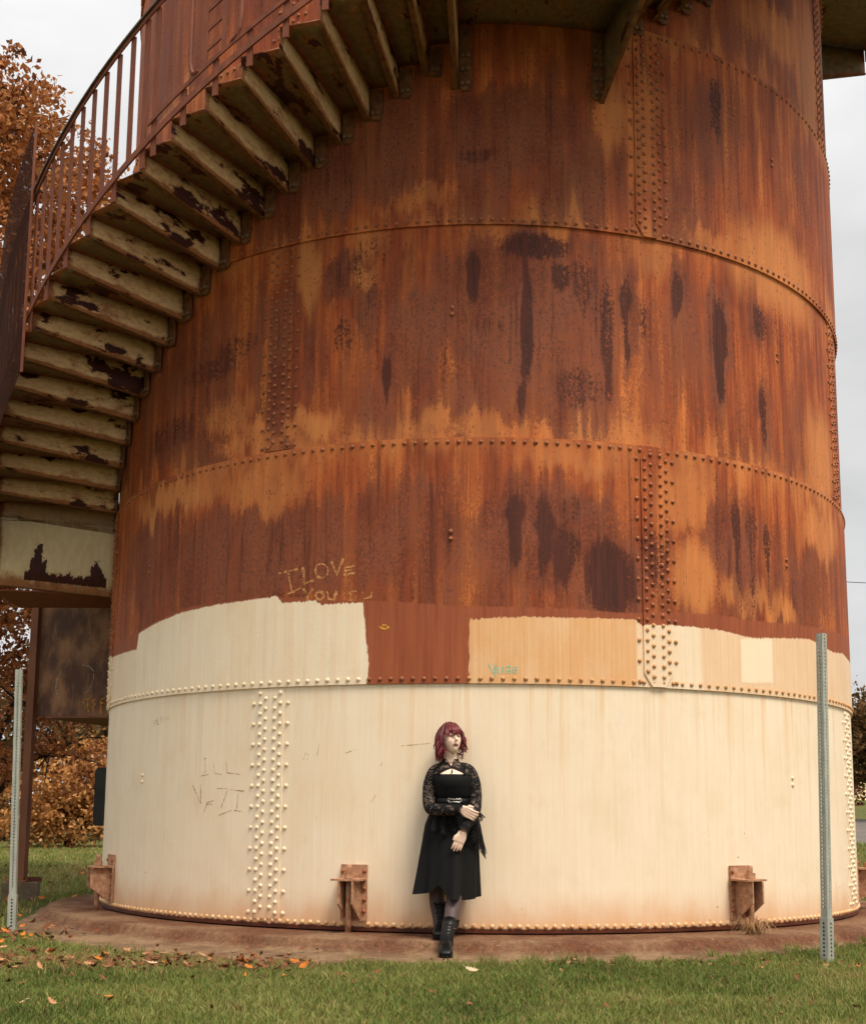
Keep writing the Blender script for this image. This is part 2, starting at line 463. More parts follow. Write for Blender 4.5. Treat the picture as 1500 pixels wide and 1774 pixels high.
# ------------------------------------------------------------------ the tank
R = 3.66
ZB = [0.10, 1.895, 3.773, 5.497, 7.30, 9.10, 10.90, 12.70]
LAP = 0.017
DARK = [(-0.57, 5.056, 0.63, 0.237, 1), (7.33, 5.323, 4.64, 0.115, 0.9), (6.01, 4.694, 0.63, 0.586, 0.9), (10.18, 5.096, 1.59, 0.133, 0.8), (16.12, 4.6, 0.98, 0.544, 0.75), (14.91, 4.876, 1.2, 0.286, 0.5), (18.76, 4.762, 0.55, 0.406, 0.9), (25.9, 5.05, 0.61, 0.221, 0.9), (32.64, 4.685, 0.9, 0.456, 1.3), (39.93, 5.03, 1.71, 0.165, 0.8), (40.47, 4.208, 0.74, 0.312, 0.8), (12.21, 4.203, 3.61, 0.195, 0.6), (-16.49, 4.663, 1.69, 0.162, 0.6), (1.12, 4.665, 2.37, 0.084, 0.5), (4.4, 3.026, 0.89, 0.333, 0.9), (7.69, 3.009, 1.24, 0.356, 0.85), (10.24, 2.859, 1.53, 0.266, 0.8), (15.69, 2.72, 3.2, 0.311, 1.1), (17.74, 2.683, 0.74, 0.267, 0.8), (10.99, 3.196, 1.69, 0.153, 0.6), (34.35, 3.078, 0.61, 0.402, 0.8), (36.99, 2.981, 0.76, 0.476, 0.6), (39.86, 3.053, 0.59, 0.29, 0.7), (32.74, 6.777, 0.72, 0.328, 0.8), (-0.47, 6.068, 2.85, 0.069, 0.6), (5.49, 4.09, 0.56, 0.138, 0.8), (-11.1, 4.275, 0.51, 0.21, 0.8), (-3.19, 4.412, 3.49, 0.279, 0.35), (-36.92, 4.605, 6.88, 0.112, 0.55), (-45.5, 4.172, 7.6, 0.157, 0.55), (-31.72, 4.731, 5.02, 0.11, 0.5), (-17.2, 5.198, 3.6, 0.166, 0.45), (-11.93, 5.349, 3.71, 0.145, 0.4), (-21.56, 6.089, 5.9, 0.304, 0.5), (-9.08, 5.865, 4.4, 0.196, 0.3), (21.06, 4.782, 0.56, 0.192, 0.6), (13.08, 5.007, 1.03, 0.286, 0.6), (21.61, 2.857, 1.73, 0.271, 0.6), (30.76, 2.566, 1.11, 0.083, 0.5), (44.93, 5.067, 3.63, 0.211, 0.4), (53.58, 6.557, 5.52, 0.526, 0.35), (27.27, 6.597, 4.58, 0.362, 0.3), (-12.91, 3.34, 2.18, 0.273, 0.3), (-26.25, 3.323, 1.4, 0.282, 0.3), (-18.84, 3.184, 1.39, 0.412, 0.25), (-32.74, 3.28, 4.02, 0.288, 0.25), (-44.47, 3.295, 5.77, 0.304, 0.3)]
FILM = [(-24, 2.92, 40, 0.44, 0.62), (-12, 6.2, 30, 0.55, 0.55), (2.37, 4.782, 10.48, 0.611, 0.8), (18.25, 4.568, 6.95, 0.522, 0.5), (-7.42, 4.517, 4.26, 0.515, 0.7), (-17.2, 5.198, 4.7, 0.219, 0.7), (-13.29, 4.83, 1.64, 0.382, 0.6), (-40.55, 4.66, 10.25, 0.312, 0.6), (-45.44, 4.119, 9.09, 0.209, 0.6), (-20.93, 4.51, 2.44, 0.385, 0.5), (-29.7, 4.605, 1.91, 0.397, 0.3), (-14.28, 3.028, 9.51, 0.451, 0.6), (8.51, 2.966, 11.76, 0.444, 0.8), (-32.6, 3.088, 9.0, 0.382, 0.6), (-50.73, 3.159, 9.42, 0.365, 0.6), (34.91, 3.012, 6.17, 0.568, 0.6), (54.19, 2.994, 6.52, 0.466, 0.7), (40.75, 4.84, 5.01, 0.514, 0.4), (50.98, 4.76, 5.64, 0.649, 0.4), (3.81, 6.275, 12.18, 0.443, 0.7), (-19.89, 6.067, 6.57, 0.403, 0.7), (30.05, 6.543, 6.77, 0.625, 0.5), (43.48, 6.461, 8.43, 0.659, 0.4), (55.94, 6.622, 6.35, 0.596, 0.5), (34.65, 7.536, 13.11, 0.273, 0.4), (53.52, 7.923, 5.6, 0.489, 0.5), (-24.9, 5.885, 3.55, 0.203, 0.4), (23.77, 4.377, 4.99, 0.239, 0.35), (-8.6, 3.146, 4.2, 0.538, 0.4), (1.69, 3.135, 4.08, 0.535, 0.4)]
LIGHT = [(-43.4, 3.584, 9.74, 0.132, 0.9), (-20.71, 3.962, 3.62, 0.113, 0.8), (-21.61, 5.195, 1.16, 0.345, 0.8), (-26.33, 3.464, 6.14, 0.189, 0.6), (44.02, 5.571, 9.91, 0.374, 0.9), (56.09, 4.055, 6.19, 0.49, 0.9), (58.36, 7.914, 5.49, 0.7, 0.7), (27.31, 2.774, 3.02, 0.32, 0.9), (26.74, 3.415, 4.32, 0.28, 0.6), (17.19, 6.507, 1.57, 0.352, 0.7), (-1.76, 3.857, 8.27, 0.082, 0.4), (10.69, 3.601, 6.37, 0.1, 0.5), (-13.45, 5.457, 2.26, 0.146, 0.5), (-14.12, 5.172, 1.89, 0.097, 0.7), (-33.35, 4.159, 5.18, 0.149, 0.5), (-28.36, 3.91, 6.44, 0.097, 0.6), (54.83, 3.36, 6.8, 0.21, 0.8), (36.75, 2.65, 6.44, 0.118, 0.7), (47.94, 7.911, 10.25, 0.236, 0.5), (21.15, 6.353, 1.81, 0.555, 0.5), (42.51, 2.596, 3.85, 0.096, 0.7), (-7.61, 5.783, 4.35, 0.098, 0.4), (32.48, 5.615, 6.04, 0.102, 0.5)]
TOPL = np.array([(-180, 2.40), (-80, 2.38), (-67.1, 2.373), (-62.36, 2.353), (-53.01, 2.338), (-52.84, 2.474), (-46.92, 2.53), (-40.77, 2.573), (-34.07, 2.591), (-29.26, 2.596), (-24.9, 2.606), (-24.04, 2.547), (-19.66, 2.551), (-18.5, 2.512), (-13.35, 2.518), (0, 2.51)])
EDGEA = np.array([(1.80, -12.9), (1.927, -12.77), (2.048, -12.52), (2.311, -13.09), (2.518, -13.35), (3.0, -13.5)])
TOPR = np.array([(-2, 2.37), (-0.79, 2.372), (5.03, 2.396), (11.86, 2.399), (19.06, 2.407), (19.8, 2.365), (24.1, 2.382), (30.5, 2.38), (36.31, 2.343), (49.17, 2.417), (53.71, 2.385), (57.08, 2.36), (62.76, 2.392), (66.64, 2.369), (180, 2.4)])
PRIM = np.array([(-180, 2.45), (-60, 2.47), (-53.08, 2.491), (-39.62, 2.61), (-24.91, 2.60), (-12.64, 2.53), (-1.66, 2.472), (11.87, 2.465), (17.96, 2.452), (24.14, 2.485), (30.56, 2.499), (36.41, 2.483), (49.32, 2.525), (64.27, 2.572), (180, 2.55)])

def blobs(L, t, z):
    out = np.zeros_like(t)
    for t0, z0, ht, hz, s in L:
        sel = (np.abs(t - t0) < ht * 2) & (np.abs(z - z0) < hz * 2)
        if not sel.any(): continue
        wz = 1.0
        if hz > 2.2 * ht * rad(1) * R: wz = (0.7 + 0.5 * vnoise(z[sel] * 9 + t0 * 3, z[sel] * 0, 77)) * (1.25 - 0.55 * np.clip((z0 - z[sel]) / hz, -1, 1))
        d = np.sqrt(((t[sel] - t0 + 0.3 * ht * (vnoise(z[sel] * 4 + t0, z[sel] * 0, 78) - .5)) / (ht * wz)) ** 2 + (np.abs(z[sel] - z0) / hz) ** 2.6)
        out[sel] = np.maximum(out[sel], s * sstep(1.45, 0.45, d))
    return out

def wall_attrs(t, z, course):
    c = np.broadcast_to(np.asarray(course), t.shape).astype(float)
    ci = c.astype(int)
    zb = np.array(ZB)
    zr = (z - zb[ci]) / (zb[np.minimum(ci + 1, 7)] - zb[ci])
    fing = fbm(t * 0.42 + c * 31, z * 0.35, 3, 4) - 0.5
    fing2 = vnoise(t * 1.7 + c * 17, z * 0.5, 11) - 0.5
    tw = t + (fbm(t * 0.3, z * 2.2, 21, 3) - 0.5) * 2.0
    fing3 = vnoise(t * 4.1 + c * 5, z * 0.7, 13) - 0.5
    zw = z + fing * 0.30 + fing2 * 0.14 + fing3 * 0.09
    zrw = zr + fing * 0.40 + fing2 * 0.13 + fing3 * 0.08
    lowf = fbm(t * 0.11 + c * 7.7, z * 0.6, 5, 3)
    film = 0.53 * sstep(-0.08, 0.16, zrw + 0.5 * (lowf - 0.45)) * sstep(0.98, 0.76, zrw + 0.3 * (lowf - 0.45)) * (0.25 + 1.25 * lowf)
    film = np.maximum(film, blobs(FILM, tw, zw))
    film = film * (0.7 + 0.55 * vnoise(t * 0.9, z * 0.4, 9)) * np.interp(t, [-70, 20, 45, 70], [1.0, 1.0, 0.85, 0.7])
    film = film - 0.5 * blobs(LIGHT, tw, zw)
    film = np.maximum(film, 0.75 * blobs([(a, b - 0.1 * d, max(c_ * 2.4, 1.6), d * 1.6, min(1, s_)) for a, b, c_, d, s_ in DARK], tw, zw) * (0.55 + 0.6 * vnoise(t * 1.3, z * 0.8, 19)))
    dark = blobs(DARK, t + (fbm(t * 0.9, z * 3, 31, 3) - 0.5) * 1.1, z + fing2 * 0.08)
    dark = np.maximum(dark, 0.42 * sstep(0.62, 0.78, fbm(t * 0.55 + c * 3, z * 0.32, 41, 4)) * sstep(0.1, 0.3, zrw) * sstep(0.95, 0.8, zrw))
    light = blobs(LIGHT, tw, zw) * 0.9
    light = np.maximum(light, 0.6 * sstep(0.14, 0.0, zrw) * sstep(0.42, 0.62, lowf))
    light = np.maximum(light, 0.5 * sstep(0.86, 0.98, zrw) * sstep(0.35, 0.6, lowf))
    dv_l = np.interp(t, TOPL[:, 0], TOPL[:, 1]) - z
    dh_l = (np.interp(z, EDGEA[:, 0], EDGEA[:, 1]) - t) * rad(1) * R
    dv_r = np.interp(t, TOPR[:, 0], TOPR[:, 1]) - z
    dh_r = (t + 0.81) * rad(1) * R
    cream = np.maximum(np.minimum(dv_l, dh_l), np.minimum(dv_r, dh_r))
    cream = np.clip(cream, -0.2, 0.2)
    cream = np.where(ci == 0, 0.2, np.where(ci == 1, cream, -0.2))
    primer = np.where(ci == 1, np.clip(np.interp(t, PRIM[:, 0], PRIM[:, 1]) - z, -0.2, 0.2), -0.2)
    tan = np.interp(t, [-60, -53.2, -52.8, -5, -0.6, 19.0, 19.3, 20.3, 23.7, 27.6, 28.2, 30, 34.1, 40.8, 55, 66],
                    [0.25, 0.22, 0.03, 0.02, 1, 1, 0.3, 0.3, 0.12, 0.10, 0.5, 0.55, 0.62, 0.55, 0.6, 0.5])
    tan = np.where(ci == 1, tan, 0.0)
    px = np.minimum((t - 34.15) / 6.3, 1 - (t - 34.15) / 6.3) * 0.4 * 1.0
    pz = np.minimum(z - 1.965 - 0.004 * (t - 34), 2.336 + 0.005 * (t - 34) - z)
    pale = np.where(ci == 1, sstep(0.0, 0.02, np.minimum(px, pz)), 0.0)
    drip = np.where(ci == 0, np.exp(-np.clip(ZB[1] - z, 0, 9) / 0.65) * np.interp(t, [-70, -10, 5, 70], [0.45, 0.6, 1.0, 1.0]), 0.35)
    low = np.clip((0.62 - z) / 0.5, 0, 1)
    hot = sum(np.exp(-((t - a) / 2.6) ** 2) * np.clip(1.2 - np.abs(z - 0.75) / 0.9, 0, 1) for a in (-13.95, 33.1, 62.0))
    low = np.maximum(low, 0.52 * hot * (ci == 0) * (0.4 + 1.0 * fbm(t * 0.9, z * 0.5, 55, 3)))
    low = np.where(z < 0.128 + (vnoise(t * 2.2, z * 0 + 3, 51) - 0.5) * 0.035, 2.0, low)
    return {'wall': np.stack([t * rad(1) * R, z, c * 5.3], -1), 'rust': np.stack([film, dark, light], -1),
            'paint': np.stack([cream, primer, tan], -1), 'wear': np.stack([pale, drip, low], -1)}

def theta_cols(a, b, fine=0.28, coarse=2.5):
    out = [a]; t = a
    while t < b - 1e-6:
        w = (t + 180) % 360 - 180
        t = min(b, t + (fine if -79 < w < 79 else coarse)); out.append(t)
    return np.array(out)

def wall_patch(name, ts, zs, r, course, mat, parent, thick=0.0, halfw=None):
    """curved sheet with edge returns of `thick` towards the axis; halfw(z): optional width scale about the centre"""
    T, Z = np.meshgrid(ts, zs)
    if halfw is not None:
        c0 = 0.5 * (ts[0] + ts[-1]); T = c0 + (T - c0) * halfw(Z)
    nr, nc = T.shape
    tt, zz = T.ravel(), Z.ravel()
    V = np.stack([r * np.sin(np.radians(tt)), -r * np.cos(np.radians(tt)), zz], -1)
    idx = np.arange(nr * nc).reshape(nr, nc)
    F = np.stack([idx[:-1, :-1], idx[:-1, 1:], idx[1:, 1:], idx[1:, :-1]], -1).reshape(-1, 4)
    tw = (tt + 180) % 360 - 180
    at = wall_attrs(tw, zz, course)
    if thick:
        loop = np.concatenate([idx[0, :], idx[1:, -1], idx[-1, -2::-1], idx[-2:0:-1, 0]])
        n0 = len(V)
        rr = r - thick
        V = np.concatenate([V, V[loop], np.stack([rr * np.sin(np.radians(tt[loop])), -rr * np.cos(np.radians(tt[loop])), zz[loop]], -1)])
        m = len(loop)
        a = n0 + np.arange(m); b = np.roll(a, -1)
        F = np.concatenate([F, np.stack([a + m, b + m, b, a], -1)])
        at = {k: np.concatenate([v, v[loop], v[loop]]) for k, v in at.items()}
    me = np_mesh(name, V, F, mat, True, at)
    if thick:
        sm = np.ones(len(F), bool); sm[-len(loop):] = False
        me.polygons.foreach_set('use_smooth', sm)
    return link(name, me, parent)

tank = tag(empty('water_tank'), 'huge riveted cylindrical steel water tank, rusty orange above and cream paint below', 'water tank')
STRAP_T = {0: -25.5, 1: 21.95}
for c in range(7):
    odd = c % 2
    r = R + (LAP if odd else 0)
    z0, z1 = ZB[c] - (0 if odd else (0.0 if c == 0 else 0.08)), ZB[c + 1] + (0 if odd else 0.08)
    for s in range(4):
        a = STRAP_T[odd] + 90 * s
        w = (a + 45 + 180) % 360 - 180
        vis = any(-80 < ((q + 180) % 360 - 180) < 80 for q in (a, a + 45, a + 90))
        fine = vis and c < 5
        ts = theta_cols(a, a + 90, 0.28 if fine else 2.5)
        zs = np.linspace(z0, z1, int((z1 - z0) / (0.019 if fine else 0.3)) + 2)
        wall_patch('plate', ts, zs, r, c, M_TANKS[min(c, 2)], tank, LAP + 0.006 if odd else 0.0)
# strap plates over the vertical joints
strap_list = []
for c in range(6):
    odd = c % 2
    for s in (-1, 0, 1):
        tc = STRAP_T[odd] + 90 * s
        if abs(tc) > 100: continue
        r = R + (LAP if odd else 0)
        za, zb_ = (ZB[c] + 0.004, ZB[c + 1] - 0.004) if odd else (max(0.16, ZB[c] + 0.012), ZB[c + 1] - 0.012)
        ts = np.linspace(tc - 1.92, tc + 1.92, 9)
        zs = np.unique(np.concatenate([np.linspace(za, zb_, 90), za + np.array([0.03, 0.06, 0.09]), zb_ - np.array([0.03, 0.06, 0.09])]))
        hw = (lambda Z, za=za, zb_=zb_: np.clip(np.minimum(0.46 + 0.54 * (Z - za) / 0.10, 0.46 + 0.54 * (zb_ - Z) / 0.10), 0.46, 1)) if odd else None
        wall_patch('strap_plate', ts, zs, r + 0.011 if odd else r + 0.007, c, M_TANKS[min(c, 2)], tank, 0.014 if odd else 0.009, hw)
        strap_list.append((c, tc, r, za, zb_))
# roof, out of the picture but part of the tank
mb = MB()
nn = 64
ring = [pol(360 * i / nn, R + 0.02, ZB[-1]) for i in range(nn)]
mb.add(ring + [(0, 0, ZB[-1] + 1.1)], [(i, (i + 1) % nn, nn) for i in range(nn)])
mb.build('roof', M_BRACKET, tank)

# rivets ------------------------------------------------------------
def rivet_mesh(rr, hh, mat, name):
    vs, fs = [], []
    n = 9
    for rk, zk in ((1.0, 0.0), (0.93, 0.42), (0.62, 0.84)):
        for i in range(n):
            a = 2 * math.pi * i / n
            vs.append((rr * rk * math.cos(a), rr * rk * math.sin(a), hh * zk))
    vs.append((0, 0, hh))
    for k in range(2):
        for i in range(n):
            fs.append((k * n + i, k * n + (i + 1) % n, k * n + n + (i + 1) % n, k * n + n + i))
    for i in range(n): fs.append((2 * n + i, 2 * n + (i + 1) % n, 3 * n))
    me = bpy.data.meshes.new(name); me.from_pydata(vs, [], fs); me.materials.append(mat)
    me.polygons.foreach_set('use_smooth', [True] * len(fs)); me.update()
    return me
RV = []          # theta, z, radius of seat
def seam(z, r, dt, t0=-84, t1=84):
    n = int((t1 - t0) / dt)
    for i in range(n + 1): RV.append((t0 + i * dt, z, r))
seam(0.148, R, 1.01)
seam(ZB[1] + 0.036, R + LAP, 1.30)
seam(ZB[2] - 0.036, R + LAP, 1.30)
seam(ZB[3] + 0.036, R + LAP, 1.30)
seam(ZB[4] - 0.036, R + LAP, 1.30)
seam(ZB[5] + 0.036, R + LAP, 1.30, 40, 84)
for c, tc, r, za, zb_ in strap_list:
    if c > 4: continue
    hi = r + (0.011 if c % 2 else 0.007)
    n = int((zb_ - za - 0.05) / 0.0785)
    z = za + 0.03 + ((zb_ - za - 0.05) - n * 0.0785) / 2
    for i in range(n + 1):
        zz = z + i * 0.0785
        near = min(zz - za, zb_ - zz)
        for sg in (-1, 1):
            if not (c % 2 and near < 0.07): RV.append((tc + sg * 1.45, zz, hi))
            if i < n: RV.append((tc + sg * 0.66, zz + 0.039, hi))
            if i % 2 == 0: RV.append((tc + sg * 2.45, zz, r))
for t in (-50.0, -3.0, 44.0):
    for c, z in ((0, 1.25), (1, 3.04), (2, 4.82), (3, 6.59)):
        for d in (0.0, -0.055): RV.append((t, z + d, R + (LAP if c % 2 else 0)))
RV = [q for q in RV if abs(q[0]) < 84]
ta = np.array([q[0] for q in RV]); za_ = np.array([q[1] for q in RV]); ra_ = np.array([q[2] for q in RV])
P = np.stack([ra_ * np.sin(np.radians(ta)), -ra_ * np.cos(np.radians(ta)), za_], -1)
nrm = np.stack([np.sin(np.radians(ta)), -np.cos(np.radians(ta)), 0 * ta], -1)
vv = CAM_POS - P; dist = np.linalg.norm(vv, axis=1)
facing = (nrm * vv).sum(1) / dist
scx = CX + FPX * ((-vv) @ rt) / ((-vv) @ fw); scy = CY - FPX * ((-vv) @ up) / ((-vv) @ fw)
size = np.clip(facing, 0, 1) / dist * ((scy > 0) & (scx > 0) & (scx < 1500))
occl = (scy < 430) & (scx < 820)                       # behind the stair for the most part
size = size * np.where(occl, 0.3, 1)
course = np.clip(np.searchsorted(ZB, za_ + 1e-3) - 1, 0, 6)
on_seam = np.zeros(len(RV), int)
cour_eff = course.copy()
at_r = wall_attrs(ta, za_, cour_eff)
cr = at_r['paint'][:, 0]; tn = at_r['paint'][:, 2]
kind = np.where(cr > 0, np.where((tn > 0.3) | ((course == 1) & (ta > -0.8)), 'tan', 'cream'), 'rust')
kind[(za_ < 0.16)] = 'low'
order = np.argsort(-size)
RMESH = {k: rivet_mesh(0.0168, 0.0130, m, 'rivet') for k, m in M_RV.items()}
for i in order[:300]:
    o = link('rivet', RMESH[kind[i]], tank)
    x = Vector((math.cos(rad(ta[i])), math.sin(rad(ta[i])), 0)); zc = Vector(nrm[i]); y = zc.cross(x)
    sc = 0.92 + 0.16 * rng.random()
    m = Matrix((x, y, zc)).transposed().to_4x4() @ Matrix.Rotation(rng.random() * 6.28, 4, 'Z') @ Matrix.Diagonal((sc, sc, sc, 1))
    m.translation = Vector(P[i]); o.matrix_local = m
base = RMESH['rust']
bv = np.array([v.co[:] for v in base.vertices]); bf = [tuple(p.vertices) for p in base.polygons]
mb = MB(); names = list(M_RV)
for i in order[300:]:
    x = np.array((math.cos(rad(ta[i])), math.sin(rad(ta[i])), 0)); zc = nrm[i]; y = np.cross(zc, x)
    mb.add(P[i] + bv[:, :1] * x + bv[:, 1:2] * y + bv[:, 2:] * zc, bf, names.index(kind[i]))
tag(mb.build('rivets', [M_RV[q] for q in names], tank, True), kind='stuff')

# anchor chairs round the foot ---------------------------------------
def anchor(t):
    root = empty('anchor_bracket', parent=tank)
    a = rad(t)
    root.matrix_local = Matrix.Translation(Vector(pol(t, R, 0))) @ Matrix.Rotation(a, 4, 'Z')
    # local: x tangential, -y outward
    MB().box((0, -0.012, 0.372), (0.200, 0.02, 0.40)).build('back_plate', M_ANCHOR, root)
    MB().box((-0.008, -0.105, 0.468), (0.212, 0.185, 0.014)).build('top_plate', M_ANCHOR, root)
    for s in (-1, 1):
        mb = MB()
        x = s * 0.052
        pts = [(x - 0.007, -0.022, 0.19), (x - 0.007, -0.06, 0.19), (x - 0.007, -0.20, 0.30), (x - 0.007, -0.20, 0.459), (x - 0.007, -0.022, 0.459)]
        mb.prism(pts, (0.014, 0, 0)).build('gusset', M_ANCHOR, root)
    MB().tube([(0, -0.125, 0.05), (0, -0.125, 0.458)], 0.021, 10).build('anchor_bolt', M_ANCHOR, root, True)
    MB().tube([(0, -0.125, 0.478), (0, -0.125, 0.575)], 0.019, 10).build('bolt_end', M_ANCHOR, root, True)
    MB().tube([(0, -0.125, 0.478), (0, -0.125, 0.52)], 0.038, 6).build('nut', M_ANCHOR, root)
    for s in (-1, 1):
        for z in (0.24, 0.32, 0.40, 0.525):
            o = link('rivet', RMESH['rust'], root)
            o.matrix_local = Matrix.Translation((s * 0.083, -0.022, z)) @ Matrix.Rotation(math.pi / 2, 4, 'X')
    return root
RMESH['rust'].materials[0] = M_RV['rust']
for t in (-60.5, -13.95, 33.1, 79.5): anchor(t)
# dark box on the far left flank
ub = MB()
ub.box((0, -0.05, 0), (0.30, 0.10, 0.56))
ub.box((0, -0.108, 0), (0.26, 0.012, 0.52))
o = ub.build('utility_box', simple('box_paint', S(40, 42, 40), S(28, 28, 28), 8, 0.5), tank)
o.matrix_local = Matrix.Translation(Vector(pol(-80, R + 0.002, 1.09))) @ Matrix.Rotation(rad(-80), 4, 'Z')

# ------------------------------------------------------------------ the spiral stair
stair = tag(empty('spiral_staircase'), 'rusted cantilevered steel staircase winding up round the tank with cream peeling paint', 'staircase')
RI, RO, RR = R + 0.004, 4.80, 4.84
DTH, RISE = 3.72, 0.1627
def th_r(i): return -9.8 + DTH * i                   # riser angle
def t_below(i): return 5.91 + RISE * (i + 5)         # height of the tread below riser i
def loc_attr(V, a, b, n): return {'loc': np.stack([a, b, np.full(len(a), n)], -1)}

def plate_obj(name, corners, thick, mat, parent, sid, ns=14, nt=4):
    """bilinear plate from four corners (p00,p10,p11,p01), thickened along its normal, with loc attribute"""
    p = [np.array(c, float) for c in corners]
    n = np.cross(p[1] - p[0], p[3] - p[0]); n /= np.linalg.norm(n)
    u, v = np.meshgrid(np.linspace(0, 1, ns), np.linspace(0, 1, nt))
    u = u.ravel(); v = v.ravel()
    Q = ((1 - u) * (1 - v))[:, None] * p[0] + (u * (1 - v))[:, None] * p[1] + (u * v)[:, None] * p[2] + ((1 - u) * v)[:, None] * p[3]
    V = np.concatenate([Q, Q + n * thick])
    idx = np.arange(ns * nt).reshape(nt, ns); N = ns * nt
    f1 = np.stack([idx[:-1, :-1], idx[1:, :-1], idx[1:, 1:], idx[:-1, 1:]], -1).reshape(-1, 4)
    f2 = np.stack([idx[:-1, :-1], idx[:-1, 1:], idx[1:, 1:], idx[1:, :-1]], -1).reshape(-1, 4) + N
    loop = np.concatenate([idx[0, :], idx[1:, -1], idx[-1, -2::-1], idx[-2:0:-1, 0]])
    b = np.roll(loop, -1)
    f3 = np.stack([loop, b, b + N, loop + N], -1)
    uu = np.concatenate([u, u]); vv2 = np.concatenate([v, v])
    return link(name, np_mesh(name, V, np.concatenate([f1, f2, f3]), mat, False, loc_attr(V, uu, vv2, sid)), parent)

BOLT = MB().tube([(0, 0, 0), (0, 0, 0.02)], 0.017, 6).mesh('bolt', M_BOLT)
def bracket(t, zb, zt, nb=1):
    """bolted angle on the wall just up-stair of a riser"""
    w = 1.55
    r = R + 0.019
    mb = MB()
    pts = [pol(t + 0.35, r, zb), pol(t + w - 0.3, r, zb), pol(t + w, r, zb + 0.03), pol(t + w, r, zt), pol(t, r, zt), pol(t, r, zb + 0.03)]
    d = Vector(pol(t + w / 2, 0.014)); mb.prism(pts, d)
    o = mb.build('wall_bracket', M_BRACKET, stair)
    rows = [zb + 0.055 + 0.12 * k for k in range(nb)]
    for z in rows:
        for q in (0.45, 1.12):
            b = link('bolt', BOLT, o)
            b.matrix_local = Matrix.Translation(Vector(pol(t + q, r + 0.014, z))) @ Matrix.Rotation(rad(t + q), 4, 'Z') @ Matrix.Rotation(math.pi / 2, 4, 'X')
    return o
sid = [0]
def riser(t, z0, z1, din, dout=0.0, mat=None):
    """vertical plate at angle t between tread heights z0 and z1, hanging din/dout below z0 at its inner/outer end"""
    sid[0] += 1
    a = [pol(t, RI, z0 - din), pol(t, RO, z0 - dout), pol(t, RO, z1), pol(t, RI, z1)]
    o = plate_obj('riser', a, 0.009, mat or M_RISER, stair, sid[0] * 2.37)
    # rolled lower lip
    mb = MB()
    tg = Vector((math.cos(rad(t)), math.sin(rad(t)), 0))
    A, B = Vector(a[0]), Vector(a[1])
    mb.hexa([A - tg * 0.003 + Vector((0, 0, -0.006)), B - tg * 0.003 + Vector((0, 0, -0.006)), B - tg * 0.045 + Vector((0, 0, -0.006)), A - tg * 0.045 + Vector((0, 0, -0.006)),
             A - tg * 0.003 + Vector((0, 0, 0.001)), B - tg * 0.003 + Vector((0, 0, 0.001)), B - tg * 0.045 + Vector((0, 0, 0.001)), A - tg * 0.045 + Vector((0, 0, 0.001))])
    mb.build('lip', M_BRACKET, o)
    return o
def tread(t0, t1, z):
    sid[0] += 1
    n = max(2, int((t1 - t0) / 1.9) + 1)
    u = np.linspace(0, 1, 12); v = np.linspace(0, 1, n)
    U, Vv = np.meshgrid(u, v)
    tt = t0 + (t1 - t0) * Vv.ravel(); rr = RI + (RO + 0.012 - RI) * U.ravel()
    top = np.stack([rr * np.sin(np.radians(tt)), -rr * np.cos(np.radians(tt)), np.full(rr.shape, z)], -1)
    V = np.concatenate([top, top - [0, 0, 0.01]])
    idx = np.arange(12 * n).reshape(n, 12); N = 12 * n
    f1 = np.stack([idx[:-1, :-1], idx[:-1, 1:], idx[1:, 1:], idx[1:, :-1]], -1).reshape(-1, 4)
    f2 = f1[:, ::-1] + N
    loop = np.concatenate([idx[0, :], idx[1:, -1], idx[-1, -2::-1], idx[-2:0:-1, 0]]); b = np.roll(loop, -1)
    f3 = np.stack([loop + N, b + N, b, loop], -1)
    uu = np.tile(U.ravel(), 2); v2 = np.tile(Vv.ravel() * max(1, (t1 - t0) / 4), 2)
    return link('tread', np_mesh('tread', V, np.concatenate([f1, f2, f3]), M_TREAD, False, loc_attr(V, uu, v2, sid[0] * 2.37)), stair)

# main flight
ILO, IHI = -19, 2
for i in range(ILO + 1, IHI + 1):
    deep = i == IHI
    riser(th_r(i), t_below(i) + (0.004), t_below(i + 1) - 0.011, 0.42 if deep else 0.125, 0.02 if deep else 0.0)
    bracket(th_r(i) + 0.12, t_below(i) - (0.43 if deep else 0.135), t_below(i) + 0.12, 3 if deep else 1)
    tread(th_r(i - 1) - 0.06, th_r(i) - 0.02, t_below(i))
ZL1 = t_below(IHI + 1)
# first landing over the front
tL0, tL1 = th_r(IHI) - 0.06, 16.0
def landing(t0, t1, z):
    sid[0] += 1
    n = int((t1 - t0) / 1.5)
    o = tread(t0, t1, z); o.name = 'landing_plate'
    MB().rail([(t0 + (t1 - t0) * k / n, RO + 0.018, z - 0.075) for k in range(n + 1)], 0.012, 0.17).build('landing_fascia', M_BAR, stair)
    return o
landing(tL0, tL1, ZL1)
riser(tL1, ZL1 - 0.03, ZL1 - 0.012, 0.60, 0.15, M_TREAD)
bracket(tL1 - 1.6, ZL1 - 0.61, ZL1 - 0.02, 4)
# upper flight round the right flank and its landing
JN = 18
def th_u(j): return 16.0 + DTH * j
def t_up(j): return ZL1 + RISE * j
for j in range(0, JN):
    riser(th_u(j) + 0.15, t_up(j) + 0.004, t_up(j + 1) - 0.011, 0.0 if j == 0 else 0.125)
    if j: bracket(th_u(j) + 0.27, t_up(j) - 0.135, t_up(j) + 0.12)
    if j: tread(th_u(j - 1) + 0.09, th_u(j) + 0.13, t_up(j))
TU = th_u(JN - 1) + 0.3
ZU = t_up(JN)
landing(TU, TU + 24, ZU)
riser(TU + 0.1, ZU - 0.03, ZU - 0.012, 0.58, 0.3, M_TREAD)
riser(TU + 24, ZU - 0.03, ZU - 0.012, 0.58, 0.3, M_TREAD)
